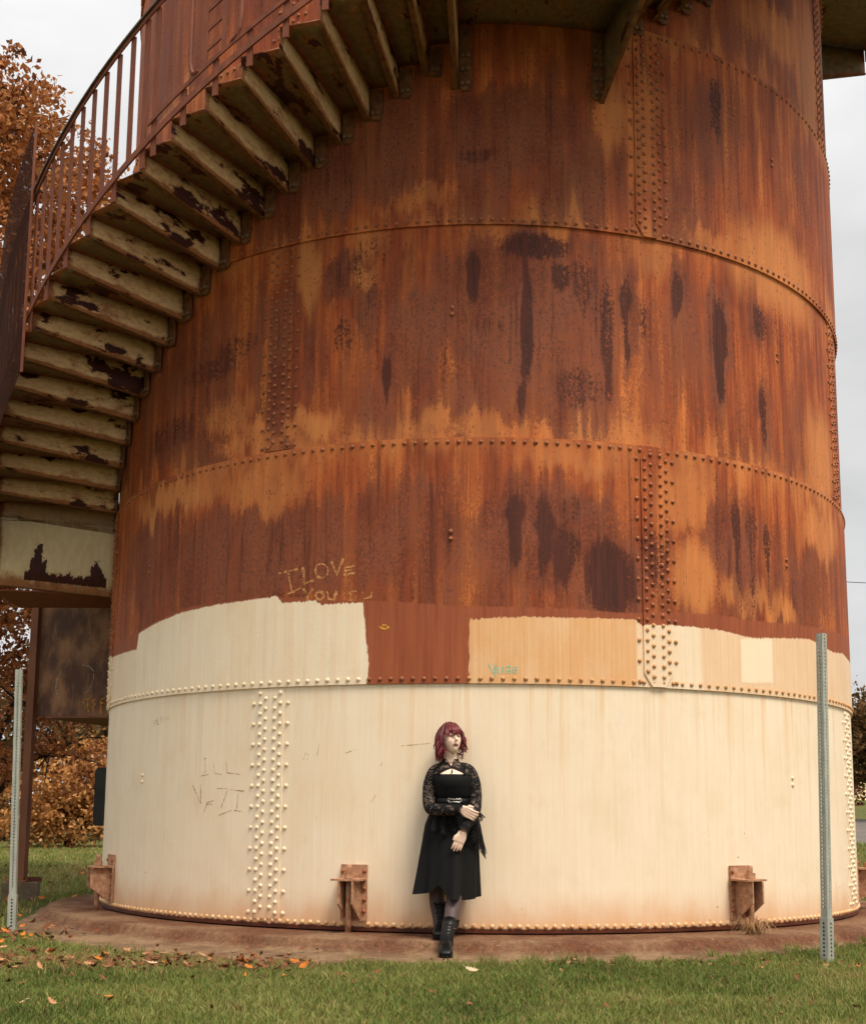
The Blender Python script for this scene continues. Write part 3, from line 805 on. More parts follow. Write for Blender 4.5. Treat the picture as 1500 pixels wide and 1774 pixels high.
# bottom landing on the left flank
ZLL = t_below(ILO + 1)
ZB2 = ZLL - RISE
tB0, tB1 = -98.5, th_r(ILO + 1)
riser(tB1, ZLL - 0.15, ZLL + RISE - 0.011, 0.60, 0.52, M_FASCIA)
landing(tB0, tB1, ZLL - 0.02)
MB().rail([(tB1 - 0.3 - 12 * k / 8, (RI + RO) / 2, ZLL - 0.72) for k in range(9)], RO - RI, 0.014).build('landing_underside', M_BAR, stair)
# locked box under the bottom landing
pan = NT('box_panel_paint')
pc = pan.coord('Object')
n1 = pan.noise(pan.map(pc, (2, 2, 1.2)), 1.6, 5, 0.6); n2 = pan.noise(pan.map(pc, (9, 9, 2)), 2, 4, 0.6)
cpan = pan.mix(pan.step(n1, 0.35, 0.6), S(146, 104, 72), S(84, 54, 40))
cpan = pan.mix(pan.m('MULTIPLY', pan.step(n2, 0.5, 0.75), 0.5), cpan, S(150, 112, 80))
M_PANEL = pan.fin(cpan, 0.6, spec=0.3)
zp0, zp1 = 1.98, ZLL - 0.55
mb = MB(); mb.hexa([pol(tB0 + 0.6, R + 0.03, zp0), pol(tB0 + 0.6, RO + 0.08, zp0), pol(tB0 + 0.3, RO + 0.08, zp0), pol(tB0 + 0.3, R + 0.03, zp0),
         pol(tB0 + 0.6, R + 0.03, zp1), pol(tB0 + 0.6, RO + 0.08, zp1), pol(tB0 + 0.3, RO + 0.08, zp1), pol(tB0 + 0.3, R + 0.03, zp1)])
box_panel = mb.build('gate_panel', M_PANEL, stair)
mb = MB(); mb.hexa([pol(tB0 + 0.75, R + 0.03, zp0 - 0.02), pol(tB0 + 0.75, RO - 0.03, zp0 - 0.02), pol(tB0 + 0.3, RO - 0.03, zp0 - 0.02), pol(tB0 + 0.3, R + 0.03, zp0 - 0.02),
         pol(tB0 + 0.75, R + 0.03, zp0), pol(tB0 + 0.75, RO - 0.03, zp0), pol(tB0 + 0.3, RO - 0.03, zp0), pol(tB0 + 0.3, R + 0.03, zp0)])
mb.build('panel_frame', M_POSTRUST, stair)
MB().rail([(tB0 - 28 * k / 12, RO - 0.02, (zp0 + zp1) / 2) for k in range(13)], 0.01, zp1 - zp0).build('box_side', M_PANEL, stair)
MB().rail([(tB0 - 28 * k / 12, (R + RO) / 2, zp0 - 0.01) for k in range(13)], RO - R - 0.06, 0.012).build('box_floor', M_BAR, stair)
MB().rail([(tB0 + 0.8, RO + 0.0, 0.21), (tB0 + 0.8, RO + 0.0, 0.24)], 0.2, 0.02).build('base_plate', M_POSTRUST, stair)
pp = pol(tB0 + 0.9, RO + 0.13)
MB().box((pp[0], pp[1], (0.20 + ZLL - 0.05) / 2), (0.085, 0.085, ZLL - 0.05 - 0.20), rad(tB0)).build('support_post', M_POSTRUST, stair)
MB().box((pp[0], pp[1], 0.205), (0.24, 0.24, 0.014), rad(tB0)).build('post_base_plate', M_POSTRUST, stair)
for dx, dy in ((-.09, -.09), (.09, -.09), (.09, .09), (-.09, .09)):
    MB().tube([(pp[0] + dx, pp[1] + dy, 0.2), (pp[0] + dx, pp[1] + dy, 0.245)], 0.014, 6).build('anchor_bolt', M_BRACKET, stair)

# railing
def zrail(t):
    if t <= -2.4: return 5.96 + 0.0468 * (t + 30.6)
    if t <= 16: return max(5.96 + 0.0468 * (t + 30.6), ZL1 + 0.10) if t < 0 else ZL1 + 0.11
    if t <= TU: return ZL1 + 0.14 + 0.0437 * (t - 16)
    return ZU + 0.12
RAILH = 1.10
def rail_run(a, b, dz, st=1.0):
    n = max(2, int((b - a) / st)); return [(a + (b - a) * k / n, RR, zrail(a + (b - a) * k / n) + dz) for k in range(n + 1)]
MB().rail(rail_run(tB1, TU + 20, 0.0), 0.016, 0.056).build('bottom_rail', M_BAR, stair)
MB().rail(rail_run(tB1, TU + 20, RAILH), 0.045, 0.016).build('top_rail', M_TOPRAIL, stair)
MB().rail(rail_run(tB1, TU + 20, RAILH - 0.03), 0.012, 0.04).build('top_rail_web', M_BAR, stair)
bal = MB().box((0, 0, 0.5), (0.048, 0.012, 1.0)).mesh('baluster', M_BAR)
t = tB1 + 0.5
k = 0
ORN0, ORN1 = -30.3, -16.6
while t < TU + 19:
    if not (ORN0 < t < ORN1) :
        o = link('baluster', bal, stair)
        lo = zrail(t) + (0.0 if k % 2 else -0.17); hi = zrail(t) + RAILH - 0.04
        o.matrix_local = Matrix.Translation(Vector(pol(t, RR - 0.014, lo))) @ Matrix.Rotation(rad(t), 4, 'Z') @ Matrix.Diagonal((1, 1, hi - lo, 1))
    t += DTH / 2; k += 1
# ornamental bay: second low rail, ladder motif and two hooked bars
MB().rail(rail_run(ORN0 - 0.6, ORN1 + 0.6, 0.135), 0.012, 0.035).build('ornament_rail', M_BAR, stair)
for q in range(5):
    tq = ORN0 + (ORN1 - ORN0) * q / 4
    o = link('baluster', bal, stair)
    hi = RAILH - 0.04 if q in (0, 4) else 0.13
    o.matrix_local = Matrix.Translation(Vector(pol(tq, RR - 0.014, zrail(tq) - 0.16))) @ Matrix.Rotation(rad(tq), 4, 'Z') @ Matrix.Diagonal((1, 1, hi + 0.16, 1))
for tq in (-24.5, -22.6):
    MB().rail([(tq - 0.22, RR, zrail(tq) + 0.62), (tq + 0.22, RR, zrail(tq) + 0.62)], 0.012, 0.96).build('ladder_stile', M_BAR, stair)
for zq in (0.26, 0.42, 0.58, 0.74, 0.90):
    MB().rail([(tq, RR, zrail(tq) + zq) for tq in (-24.3, -23.5, -22.8)], 0.012, 0.03).build('ladder_rung', M_BAR, stair)
for sg, tc in ((-1, -26.2), (1, -20.9)):
    path = [(tc + (-0.0) , RR, zrail(tc) + 1.05)]
    path = []
    for h in (1.05, 0.85, 0.65, 0.45, 0.33): path.append((tc, h))
    for a in (20, 45, 70, 90): path.append((tc - sg * 0.62 * (1 - math.cos(rad(a))) * 1.0, 0.33 - 0.17 * math.sin(rad(a))))
    path.append((tc - sg * 1.0, 0.155))
    MB().tube([pol(a, RR, zrail(a) + h) for a, h in path], 0.018, 6).build('hooked_bar', M_BAR, stair)
# expanded-metal screen at the lower end of the railing
ks = NT('expanded_metal')
cs = ks.attr('loc'); w1 = ks.n('ShaderNodeTexWave'); w1.bands_direction = 'DIAGONAL'; ks.put(w1.inputs['Vector'], cs); w1.inputs['Scale'].default_value = 34
w2 = ks.n('ShaderNodeTexWave'); w2.bands_direction = 'DIAGONAL'; ks.put(w2.inputs['Vector'], ks.map(cs, (-1, 1, 1))); w2.inputs['Scale'].default_value = 34
hole = ks.m('MULTIPLY', ks.step(w1.outputs['Fac'], 0.5, 0.75), ks.step(w2.outputs['Fac'], 0.5, 0.75))
csn = ks.noise(cs, 3, 4)
M_SCREEN = ks.fin(ks.mix(csn, S(76, 44, 32), S(50, 30, 25)), 0.95, spec=0.03, alpha=ks.m('SUBTRACT', 1.0, ks.m('MULTIPLY', hole, 0.75)))
def screen():
    ts = np.linspace(-77, -50.6, 40); n = len(ts)
    rows = np.linspace(0, 1, 12)
    V, A = [], []
    for q in rows:
        for tq in ts:
            zz = zrail(tq) - 0.50 + q * 2.22
            V.append(pol(tq, RR + 0.03, zz)); A.append((rad(tq) * RR, zz, 0))
    idx = np.arange(12 * n).reshape(12, n)
    F = np.stack([idx[:-1, :-1], idx[:-1, 1:], idx[1:, 1:], idx[1:, :-1]], -1).reshape(-1, 4)
    o = link('mesh_screen', np_mesh('mesh_screen', V, F, M_SCREEN, True, {'loc': np.array(A)}), stair)
    MB().rail([(-50.45, RR + 0.03, zrail(-50.6) - 0.5 + 1.11), (-50.3, RR + 0.03, zrail(-50.6) - 0.5 + 1.11)], 0.02, 2.22).build('screen_frame', M_BAR, o)
screen()

# ------------------------------------------------------------------ ground
def ground_h(x, y):
    d = np.clip(y + 12.66 - 11.5, 0, 200)
    return 0.046 * np.minimum(d, 45) * sstep(2.5, 6.0, x) + 0.012 * (fbm(x * 0.8, y * 0.8, 61, 3) - 0.5)
def skirt_r(t):
    return np.interp(t, [-180, -110, -75, -48, -34, -21, -2, 12, 32, 46, 70, 180], [4.4, 4.5, 4.25, 4.6, 4.85, 4.85, 4.64, 4.56, 4.35, 4.22, 4.25, 4.4]) + 0.16 * (fbm(np.asarray(t) * 0.25, np.zeros_like(np.asarray(t, float)), 71, 3) - 0.5)
kg = NT('lawn_soil')
g = kg.n('ShaderNodeNewGeometry').outputs['Position']
n1 = kg.noise(g, 1.2, 6, 0.65); n2 = kg.noise(g, 30, 5, 0.7); n3 = kg.noise(g, 0.35, 3, 0.5)
cg = kg.mix(kg.lin(n2, 0.3, 0.7), S(62, 70, 34), S(104, 104, 58))
cg = kg.mix(kg.m('MULTIPLY', kg.step(n1, 0.5, 0.75), 0.6), cg, S(126, 104, 66))
cg = kg.mix(kg.m('MULTIPLY', kg.step(n3, 0.45, 0.65), 0.35), cg, S(112, 100, 52))
kg.bump(n2, 0.8, 0.05)
M_GROUND = kg.fin(cg, 0.95, spec=0.1)
xs = np.unique(np.concatenate([np.linspace(-300, -12, 30), np.linspace(-12, 14, 105), np.linspace(14, 300, 30)]))
ys = np.unique(np.concatenate([np.linspace(-60, -14, 10), np.linspace(-14, 10, 97), np.linspace(10, 60, 40), np.linspace(60, 600, 20)]))
X, Y = np.meshgrid(xs, ys)
Zg = ground_h(X.ravel(), Y.ravel()) - 0.015
idx = np.arange(X.size).reshape(X.shape)
F = np.stack([idx[:-1, :-1], idx[:-1, 1:], idx[1:, 1:], idx[1:, :-1]], -1).reshape(-1, 4)
tag(link('ground', np_mesh('ground', np.stack([X.ravel(), Y.ravel(), Zg], -1), F, M_GROUND, True)), kind='structure')

# concrete foundation: raised rusty ring and flat apron
kc = NT('foundation_concrete')
g = kc.n('ShaderNodeNewGeometry').outputs['Position']
a1 = kc.noise(g, 2.2, 6, 0.65); a2 = kc.noise(g, 24, 5, 0.7); a3 = kc.noise(g, 90, 3, 0.6)
ringv = kc.attr('rust', True)
cc = kc.mix(kc.lin(a2, 0.3, 0.7), S(150, 122, 94), S(112, 86, 64))
cc = kc.mix(kc.m('MULTIPLY', kc.step(a1, 0.40, 0.62), 0.75), cc, S(86, 62, 44))
rf = kc.m('ADD', ringv, kc.m('MULTIPLY', kc.m('SUBTRACT', a1, 0.5), 0.9))
cc = kc.mix(kc.m('MULTIPLY', kc.step(rf, 0.4, 1.25), 0.85), cc, kc.mix(kc.lin(a2, .3, .7), S(118, 68, 44), S(64, 38, 28)))
cc = kc.mix(kc.m('MULTIPLY', kc.step(a3, 0.6, 0.72), 0.45), cc, S(190, 160, 126))
kc.bump(kc.m('ADD', a2, kc.m('MULTIPLY', a3, 0.5)), 0.6, 0.02)
M_CONC = kc.fin(cc, 0.92, spec=0.15)
ts = np.arange(-180, 180.01, 0.75)
prof = []
for q, rust_ in ((3.40, 1.2), (3.66, 1.1), (3.74, 1.0), (3.86, 0.9), (4.0, 0.85), (4.10, 0.8), (4.14, 0.95), (4.18, 1.0), (4.22, 0.7), (4.3, 0.35), (4.45, 0.15)): prof.append((q, rust_))
V, A = [], []
sk = skirt_r(ts)
for qi in range(len(prof) + 3):
    for ti, tq in enumerate(ts):
        nz = float(fbm(np.array([tq * 0.35 + 100]), np.array([qi * 0.7]), 81, 3)[0]) - 0.5
        if qi < len(prof):
            q, ru = prof[qi]
            z = 0.085 if q <= 4.101 else {4.14: 0.07, 4.18: 0.028, 4.22: 0.006}.get(q, 0.002)
            if 3.7 < q < 4.2: z += nz * 0.03; q = q + nz * 0.05
            q = min(q, sk[ti] - 0.02)
        else:
            e = qi - len(prof)
            q = sk[ti] + (-0.01, 0.0, 0.05)[e] + nz * 0.06; z = (0.0, -0.012, -0.06)[e]; ru = 0.1
        V.append(pol(tq, q, z + 0.004)); A.append(ru)
nr, nc = len(prof) + 3, len(ts)
idx = np.arange(nr * nc).reshape(nr, nc)
F = np.stack([idx[:-1, :-1], idx[1:, :-1], idx[1:, 1:], idx[:-1, 1:]], -1).reshape(-1, 4)
tag(link('concrete_pad', np_mesh('concrete_pad', V, F, M_CONC, True, {'rust': np.array(A)})), kind='structure')
# footing block under the stair post
fb = MB(); fb.box((0, 0, 0.08), (0.36, 0.36, 0.235), 0)
M_FOOT = simple('footing_concrete', S(132, 116, 92), S(92, 78, 62), 6, 0.9, bump=0.4)
o = fb.build('concrete_footing', M_FOOT); o.location = (pp[0], pp[1], 0); o.rotation_euler = (0, 0, 0.25)
tag(o, 'weathered concrete block carrying the rusty stair post', 'footing')

# road and far lawn on the right
rd = MB()
def road_pt(x, y): return (x, y, float(ground_h(np.array([x]), np.array([y]))[0]) + 0.02)
xs2 = np.linspace(4.5, 60, 20)
vs = []
for x in xs2:
    vs += [road_pt(x, 9.0 + 0.1 * x), road_pt(x, 13.5 + 0.1 * x), road_pt(x, 18.0 + 0.1 * x)]
fs = []
for i in range(len(xs2) - 1):
    for q in (0, 1): fs.append((i * 3 + q, i * 3 + 3 + q, i * 3 + 4 + q, i * 3 + 1 + q))
rd.add(vs, fs)
tag(rd.build('road', simple('asphalt', S(108, 98, 90), S(88, 80, 74), 4, 0.9, bump=0.2)), kind='structure')

# ------------------------------------------------------------------ writing and scratches on the steel
LOVE = [[(-24.73, 2.784), (-21.96, 2.804)], [(-23.28, 2.781), (-23.04, 2.712), (-22.72, 2.631)], [(-23.61, 2.608), (-22.4, 2.629), (-21.42, 2.659)], [(-21.29, 2.817), (-21.04, 2.687), (-19.68, 2.708)], [(-17.91, 2.773), (-18.02, 2.745), (-18.31, 2.726), (-18.73, 2.72), (-19.15, 2.729), (-19.47, 2.751), (-19.59, 2.78), (-19.49, 2.808), (-19.19, 2.827), (-18.77, 2.833), (-18.35, 2.823), (-18.03, 2.801), (-17.91, 2.773)], [(-17.52, 2.846), (-16.74, 2.737), (-15.97, 2.862)], [(-14.49, 2.801), (-15.76, 2.787), (-15.74, 2.733), (-14.47, 2.745)], [(-15.82, 2.761), (-14.84, 2.773)], [(-21.14, 2.647), (-20.49, 2.594), (-19.85, 2.641)], [(-20.49, 2.594), (-20.59, 2.547)], [(-18.37, 2.582), (-18.65, 2.556), (-18.93, 2.552), (-19.22, 2.558), (-19.52, 2.586), (-19.24, 2.612), (-18.96, 2.615), (-18.67, 2.61), (-18.37, 2.582)], [(-17.93, 2.616), (-17.8, 2.555), (-17.05, 2.548), (-16.77, 2.612)], [(-14.25, 2.604), (-15.08, 2.598), (-15.0, 2.575), (-14.27, 2.564), (-14.41, 2.538), (-15.21, 2.536)], [(-13.42, 2.597), (-13.26, 2.542), (-12.45, 2.551), (-12.28, 2.594)]]
VUGE = [[(1.38, 2.035), (1.78, 1.992), (2.15, 1.958), (2.25, 1.997), (2.29, 2.04)], [(2.2, 2.044), (2.18, 1.945)], [(2.45, 2.014), (2.61, 1.967), (3.01, 1.972), (3.11, 2.019)], [(3.94, 2.024), (3.47, 2.017), (3.33, 1.997), (3.41, 1.976), (3.81, 1.972), (4.01, 1.993), (3.54, 1.993)], [(4.81, 2.022), (4.24, 2.015), (4.22, 1.977), (4.9, 1.975)], [(4.21, 1.996), (4.74, 1.999)]]
PEB = [[(-47.07, 1.643), (-47.25, 1.696), (-46.81, 1.697), (-46.73, 1.675), (-47.14, 1.67)], [(-46.2, 1.714), (-46.55, 1.709), (-46.33, 1.663), (-46.03, 1.664)], [(-46.44, 1.689), (-46.17, 1.69)], [(-45.6, 1.726), (-45.36, 1.669), (-45.23, 1.685), (-45.44, 1.698), (-45.26, 1.713), (-45.57, 1.726)], [(-44.64, 1.689), (-44.75, 1.722), (-44.42, 1.721), (-44.45, 1.705)], [(-43.59, 1.719), (-43.86, 1.714), (-43.62, 1.702), (-43.79, 1.695)]]
ILL = [[(-36.02, 1.367), (-35.56, 1.364)], [(-35.81, 1.367), (-35.64, 1.246)], [(-36.51, 1.227), (-35.11, 1.236)], [(-34.26, 1.332), (-34.03, 1.247), (-32.86, 1.234)], [(-32.09, 1.335), (-31.9, 1.248), (-29.72, 1.233)], [(-37.98, 1.157), (-36.32, 1.012)], [(-36.45, 1.156), (-36.29, 1.012)], [(-35.66, 0.937), (-35.17, 1.017), (-34.03, 1.032)], [(-35.26, 1.002), (-34.24, 1.005)], [(-33.5, 1.127), (-31.63, 1.126), (-32.74, 0.975)], [(-33.02, 0.92), (-30.98, 0.961)], [(-30.0, 1.09), (-30.16, 0.968)], [(-30.58, 0.958), (-29.42, 0.952)], [(-31.25, 1.116), (-29.04, 1.105)]]
MISC = [[(-18.97, 1.367), (-18.68, 1.464)], [(-20.72, 1.338), (-20.48, 1.392), (-20.08, 1.374), (-20.24, 1.337)], [(-15.44, 1.383), (-14.04, 1.412)], [(-12.15, 1.024), (-11.49, 1.083)], [(-8.66, 1.435), (-5.15, 1.455)], [(-11.08, 1.286), (-10.89, 1.307)]]
OVAL = [[(-10.19, 2.322), (-10.46, 2.311), (-10.74, 2.31), (-11.02, 2.312), (-11.3, 2.324), (-11.02, 2.335), (-10.75, 2.336), (-10.47, 2.334), (-10.19, 2.322)]]
ITS = [[(4.341, 2.15), (4.307, 2.065)], [(4.33, 2.158), (4.255, 2.174)], [(4.292, 2.168), (4.274, 2.027)], [(4.198, 2.167), (4.235, 2.142), (4.197, 2.11), (4.227, 2.073)], [(4.216, 2.079), (4.217, 2.022)], [(4.135, 2.163), (4.122, 2.005)], [(4.135, 2.163), (4.08, 2.177)], [(4.128, 2.118), (4.089, 2.131)], [(4.068, 2.162), (4.058, 2.092), (4.04, 2.105)]]
ARC = [[(4.369, 2.547), (4.278, 2.525), (4.23, 2.471), (4.23, 2.386), (4.265, 2.28)], [(4.615, 2.476), (4.659, 2.38), (4.668, 2.284), (4.624, 2.167)], [(4.33, 2.238), (4.264, 2.269)]]
def ribbon(mb, pts, w, place):
    """flat stroke; pts in metres (u, v); place(u, v) -> 3D"""
    P = []
    for a, b in zip(pts[:-1], pts[1:]):
        n = max(1, int(math.hypot(b[0] - a[0], b[1] - a[1]) / 0.03))
        P += [(a[0] + (b[0] - a[0]) * k / n, a[1] + (b[1] - a[1]) * k / n) for k in range(n)]
    P.append(pts[-1])
    vs = []
    for i, p in enumerate(P):
        q0, q1 = P[max(0, i - 1)], P[min(len(P) - 1, i + 1)]
        dx, dy = q1[0] - q0[0], q1[1] - q0[1]; L = math.hypot(dx, dy) or 1
        ww = w * (0.35 + 1.0 * random.random()) / 2
        for s in (1, -1): vs.append(place(p[0] - dy / L * ww * s, p[1] + dx / L * ww * s))
    mb.add(vs, [(2 * i, 2 * i + 1, 2 * i + 3, 2 * i + 2) for i in range(len(P) - 1)])
def wall_marks(name, L, w, r, mat):
    mb = MB(); K = rad(1) * R
    for st in L: ribbon(mb, [(t * K, z) for t, z in st], w, lambda u, v: pol(u / K, r, v))
    return tag(mb.build(name, mat, tank), kind='stuff')
def paintmat(name, c, alpha=1.0, sc=60):
    k = NT(name); g = k.n('ShaderNodeNewGeometry').outputs['Position']
    return k.fin(c, 0.6, spec=0.2, alpha=k.m('MULTIPLY', k.step(k.noise(g, sc, 3, 0.7), 0.36, 0.56), alpha))
wall_marks('scratched_lettering', LOVE, 0.021, R + LAP + 0.0022, paintmat('scratch_orange', S(214, 150, 92), 0.85))
wall_marks('painted_lettering', VUGE, 0.011, R + LAP + 0.0022, paintmat('paint_turquoise', S(120, 206, 186), 0.95))
wall_marks('scratched_lettering', PEB, 0.006, R + 0.0022, paintmat('scratch_grey', S(132, 104, 78), 0.9))
wall_marks('scratched_lettering', ILL, 0.006, R + 0.0022, paintmat('scratch_brown', S(158, 112, 72), 0.9))
wall_marks('scratch', MISC, 0.005, R + 0.0022, paintmat('scratch_faint', S(170, 132, 92), 0.8))
wall_marks('painted_mark', OVAL, 0.02, R + LAP + 0.0022, paintmat('mark_yellow', S(214, 150, 60), 0.95))
for nm, L, w, m in (('painted_lettering', ITS, 0.016, paintmat('paint_orange', S(206, 138, 50), 1.0)), ('scratch', ARC, 0.009, paintmat('scratch_white', S(190, 176, 156), 0.8))):
    mb = MB(); ta0 = tB0 + 0.6
    off = Vector((math.cos(rad(ta0)), math.sin(rad(ta0)), 0)) * 0.003
    for st in L: ribbon(mb, st, w, lambda u, v: tuple(Vector(pol(ta0, u, v)) + off))
    tag(mb.build(nm, m, box_panel), kind='stuff')

# ------------------------------------------------------------------ perforated sign posts
M_GALV = simple('galvanised_steel', S(176, 176, 162), S(146, 148, 138), 30, 0.55, 0.1, stretch=(1, 1, .2))
M_HOLE = simple('post_hole_dark', S(30, 30, 28), S(22, 22, 20), 8, 0.9)
def sign_post(x, y, h, rz, label, tilt=0.0, w=0.051):
    o = empty('sign_post', (x, y, 0)); o.rotation_euler = (0, 0, rz)
    tag(o, label, 'post', 'perforated steel posts either side of the tank')
    o.rotation_euler = (0, tilt, rz)
    mb = MB(); t = 0.004; a = w / 2
    # tube with real round-ish holes: each face is built as strips around octagonal holes
    pitch, hr = 0.0254, 0.0075
    n = int((h - 0.32) / pitch)
    for f in range(4):
        ca, sa = math.cos(f * math.pi / 2), math.sin(f * math.pi / 2)
        def q(u, z, d=0.0): return (u * ca + (a - d) * sa, u * sa - (a - d) * ca, z)
        for k in range(n):
            z0 = h - (k + 1) * pitch; zc = z0 + pitch / 2
            vs, fs = [], []
            for j in range(8):
                an = math.pi / 8 + j * math.pi / 4
                vs.append(q(hr * math.cos(an), zc + hr * math.sin(an)))
            sq = [(a, zc + hr * .38), (a, z0 + pitch), (-a, z0 + pitch), (-a, zc + hr * .38), (-a, zc - hr * .38), (-a, z0), (a, z0), (a, zc - hr * .38)]
            order8 = [0, 1, 2, 3, 4, 5, 6, 7]
            out = [q(a, zc + hr * .38), q(hr * .38, z0 + pitch), q(-hr * .38, z0 + pitch), q(-a, zc + hr * .38), q(-a, zc - hr * .38), q(-hr * .38, z0), q(hr * .38, z0), q(a, zc - hr * .38)]
            vs += out + [q(a, z0 + pitch), q(-a, z0 + pitch), q(-a, z0), q(a, z0)]
            fs = [(7, 15, 8, 0), (1, 9, 10, 2), (3, 11, 12, 4), (5, 13, 14, 6), (0, 8, 16, 9, 1), (2, 10, 17, 11, 3), (4, 12, 18, 13, 5), (6, 14, 19, 15, 7)]
            mb.add(vs, fs)
        zl = h - n * pitch
        mb.add([q(-a, -0.05), q(a, -0.05), q(a, zl), q(-a, zl)], [(0, 1, 2, 3)])
    mb.build('post_tube', M_GALV, o)
    ms = MB()
    b = w / 2 + 0.004
    ms.box((0, 0, 0.10), (w + 0.012, w + 0.012, 0.36))
    sl_ = ms.build('base_sleeve', M_GALV, o)
    for f in range(4):
        mh = MB(); ca, sa = math.cos(f * math.pi / 2), math.sin(f * math.pi / 2)
        for k in range(9):
            z = 0.04 + k * 0.0254
            mh.add([((hr * math.cos(j * math.pi / 4)) * ca + (b + 0.0035) * sa, (hr * math.cos(j * math.pi / 4)) * sa - (b + 0.0035) * ca, z + hr * math.sin(j * math.pi / 4)) for j in range(8)], [tuple(range(8))])
        mh.build('hole_row', M_HOLE, sl_)
    return o
sign_post(2.315, -4.26, 2.19, rad(38), 'grey perforated square steel post in the grass at the right of the tank', rad(2.0))
sign_post(-3.685, -2.77, 2.09, rad(8), 'pale perforated square steel post left of the tank near the stair footing', rad(-1.7))

# ------------------------------------------------------------------ trees
def mat_leaf(name, cols):
    k = NT(name); t = k.attr('tint', True)
    c = k.ramp(t, [(i / (len(cols) - 1), q) for i, q in enumerate(cols)])
    k.fin(c, 0.7, spec=0.15)
    tr = k.n('ShaderNodeBsdfTranslucent'); k.put(tr.inputs['Color'], c)
    mx = k.n('ShaderNodeMixShader'); mx.inputs[0].default_value = 0.3
    k.t.links.new(k.b.outputs[0], mx.inputs[1]); k.t.links.new(tr.outputs[0], mx.inputs[2]); k.t.links.new(mx.outputs[0], k.out.inputs[0])
    return k.mat
M_BARK = simple('bark', S(66, 52, 42), S(42, 34, 28), 9, 0.9, stretch=(1, 1, .25), bump=0.6)
M_OAK = mat_leaf('oak_leaves', [S(96, 60, 38), S(156, 98, 54), S(196, 130, 74), S(124, 76, 46), S(206, 150, 94)])
M_OAKD = mat_leaf('oak_leaves_dark', [S(88, 54, 38), S(140, 84, 50), S(176, 112, 66), S(116, 70, 46), S(190, 134, 84)])
M_GOLD = mat_leaf('golden_leaves', [S(128, 88, 52), S(196, 140, 80), S(156, 106, 62), S(214, 164, 100)])
M_DULL = mat_leaf('dull_autumn_leaves', [S(84, 64, 44), S(120, 88, 54), S(104, 92, 60), S(146, 100, 56)])
M_GREENT = mat_leaf('green_brown_leaves', [S(58, 54, 34), S(90, 78, 48), S(134, 96, 58), S(72, 64, 42)])
def leaf_cloud(name, blobs_, n, size, mat, parent, clump=0.35):
    g = np.random.default_rng(int(sum(map(ord, name)) * 31 + n + 1000 * abs(blobs_[0][0][0])) % 99991)
    vol = np.array([b[1] ** 2.4 for b in blobs_]); vol /= vol.sum()
    nc = max(30, int(n / 45))
    pick = g.choice(len(blobs_), nc, p=vol)
    ctr = np.array([b[0] for b in blobs_])[pick]; rr = np.array([b[1] for b in blobs_])[pick]
    d = g.normal(size=(nc, 3)); d /= np.linalg.norm(d, axis=1)[:, None]
    ctr = ctr + d * (rr * g.random(nc) ** 0.42)[:, None] * [1, 1, 0.9]
    cs = clump * (0.5 + g.random(nc))
    tintc = g.random(nc)
    k = g.integers(0, nc, n)
    pos = ctr[k] + np.clip(g.normal(size=(n, 3)), -1.9, 1.9) * cs[k][:, None] * [0.55, 0.55, 0.38]
    a = g.normal(size=(n, 3)); a[:, 2] -= 0.3; a /= np.linalg.norm(a, axis=1)[:, None]
    b = np.cross(a, g.normal(size=(n, 3))); b /= np.linalg.norm(b, axis=1)[:, None]
    c = np.cross(a, b)
    sz = size * (0.6 + 0.8 * g.random(n))[:, None]
    V = np.stack([pos, pos + a * sz * 0.5 + b * sz * 0.32 + c * sz * 0.10, pos + a * sz, pos + a * sz * 0.5 - b * sz * 0.32 + c * sz * 0.10], 1).reshape(-1, 3)
    F = np.arange(4 * n).reshape(-1, 4)
    t = np.clip(tintc[k] * 0.6 + g.random(n) * 0.4, 0, 1)
    return link(name, np_mesh(name, V, F, mat, False, {'tint': np.repeat(t, 4)}), parent)
def tree(name, label, base, blobs_, n, size, mat, tr=0.25, top=None, group=None, clump=0.35):
    root = tag(empty(name, base), label, 'tree', group)
    B = Vector(base)
    rel = [(tuple(Vector(b[0]) - B), b[1]) for b in blobs_]
    zt = top or max(b[0][2] for b in rel)
    mb = MB()
    g = random.Random(len(label))
    path = []; x = y = 0
    for i in range(9):
        f = i / 8
        x += g.uniform(-.06, .06) * zt / 8 * 2; y += g.uniform(-.06, .06) * zt / 8 * 2
        path.append((x * f, y * f, zt * f - 0.1))
    rs = [tr * (1.25 if i == 0 else 1) * (1 - 0.85 * i / 8) for i in range(9)]
    mb.tube(path, rs, 9)
    trunk = mb.build('trunk', M_BARK, root, True)
    for bc, br in rel:
        f = max(0.12, min(0.92, (bc[2] - br * 0.8) / zt)); k = min(7, int(f * 8))
        p0 = Vector(path[k]); p1 = Vector(bc)
        lm = MB()
        mid = p0.lerp(p1, 0.5) + Vector((0, 0, 0.12 * (p1 - p0).length))
        r1 = max(0.015, rs[k] * 0.5)
        lm.tube([p0, p0.lerp(mid, .5) + Vector((0, 0, .05)), mid, mid.lerp(p1, .5), p1], [r1, r1 * .8, r1 * .6, r1 * .4, r1 * .2], 6)
        for q in range(13):
            e = p1 + Vector((g.gauss(0, 1), g.gauss(0, 1), g.gauss(0, .7))).normalized() * br * g.uniform(.6, 1.0)
            s_ = mid.lerp(p1, g.uniform(.2, 1))
            lm.tube([s_, s_.lerp(e, .5) + Vector((0, 0, .08)), e], [r1 * .3, r1 * .2, 0.006], 5)
        lm.build('limb', M_BARK, root, True)
    leaf_cloud('crown', rel, n, size, mat, root, clump)
    return root
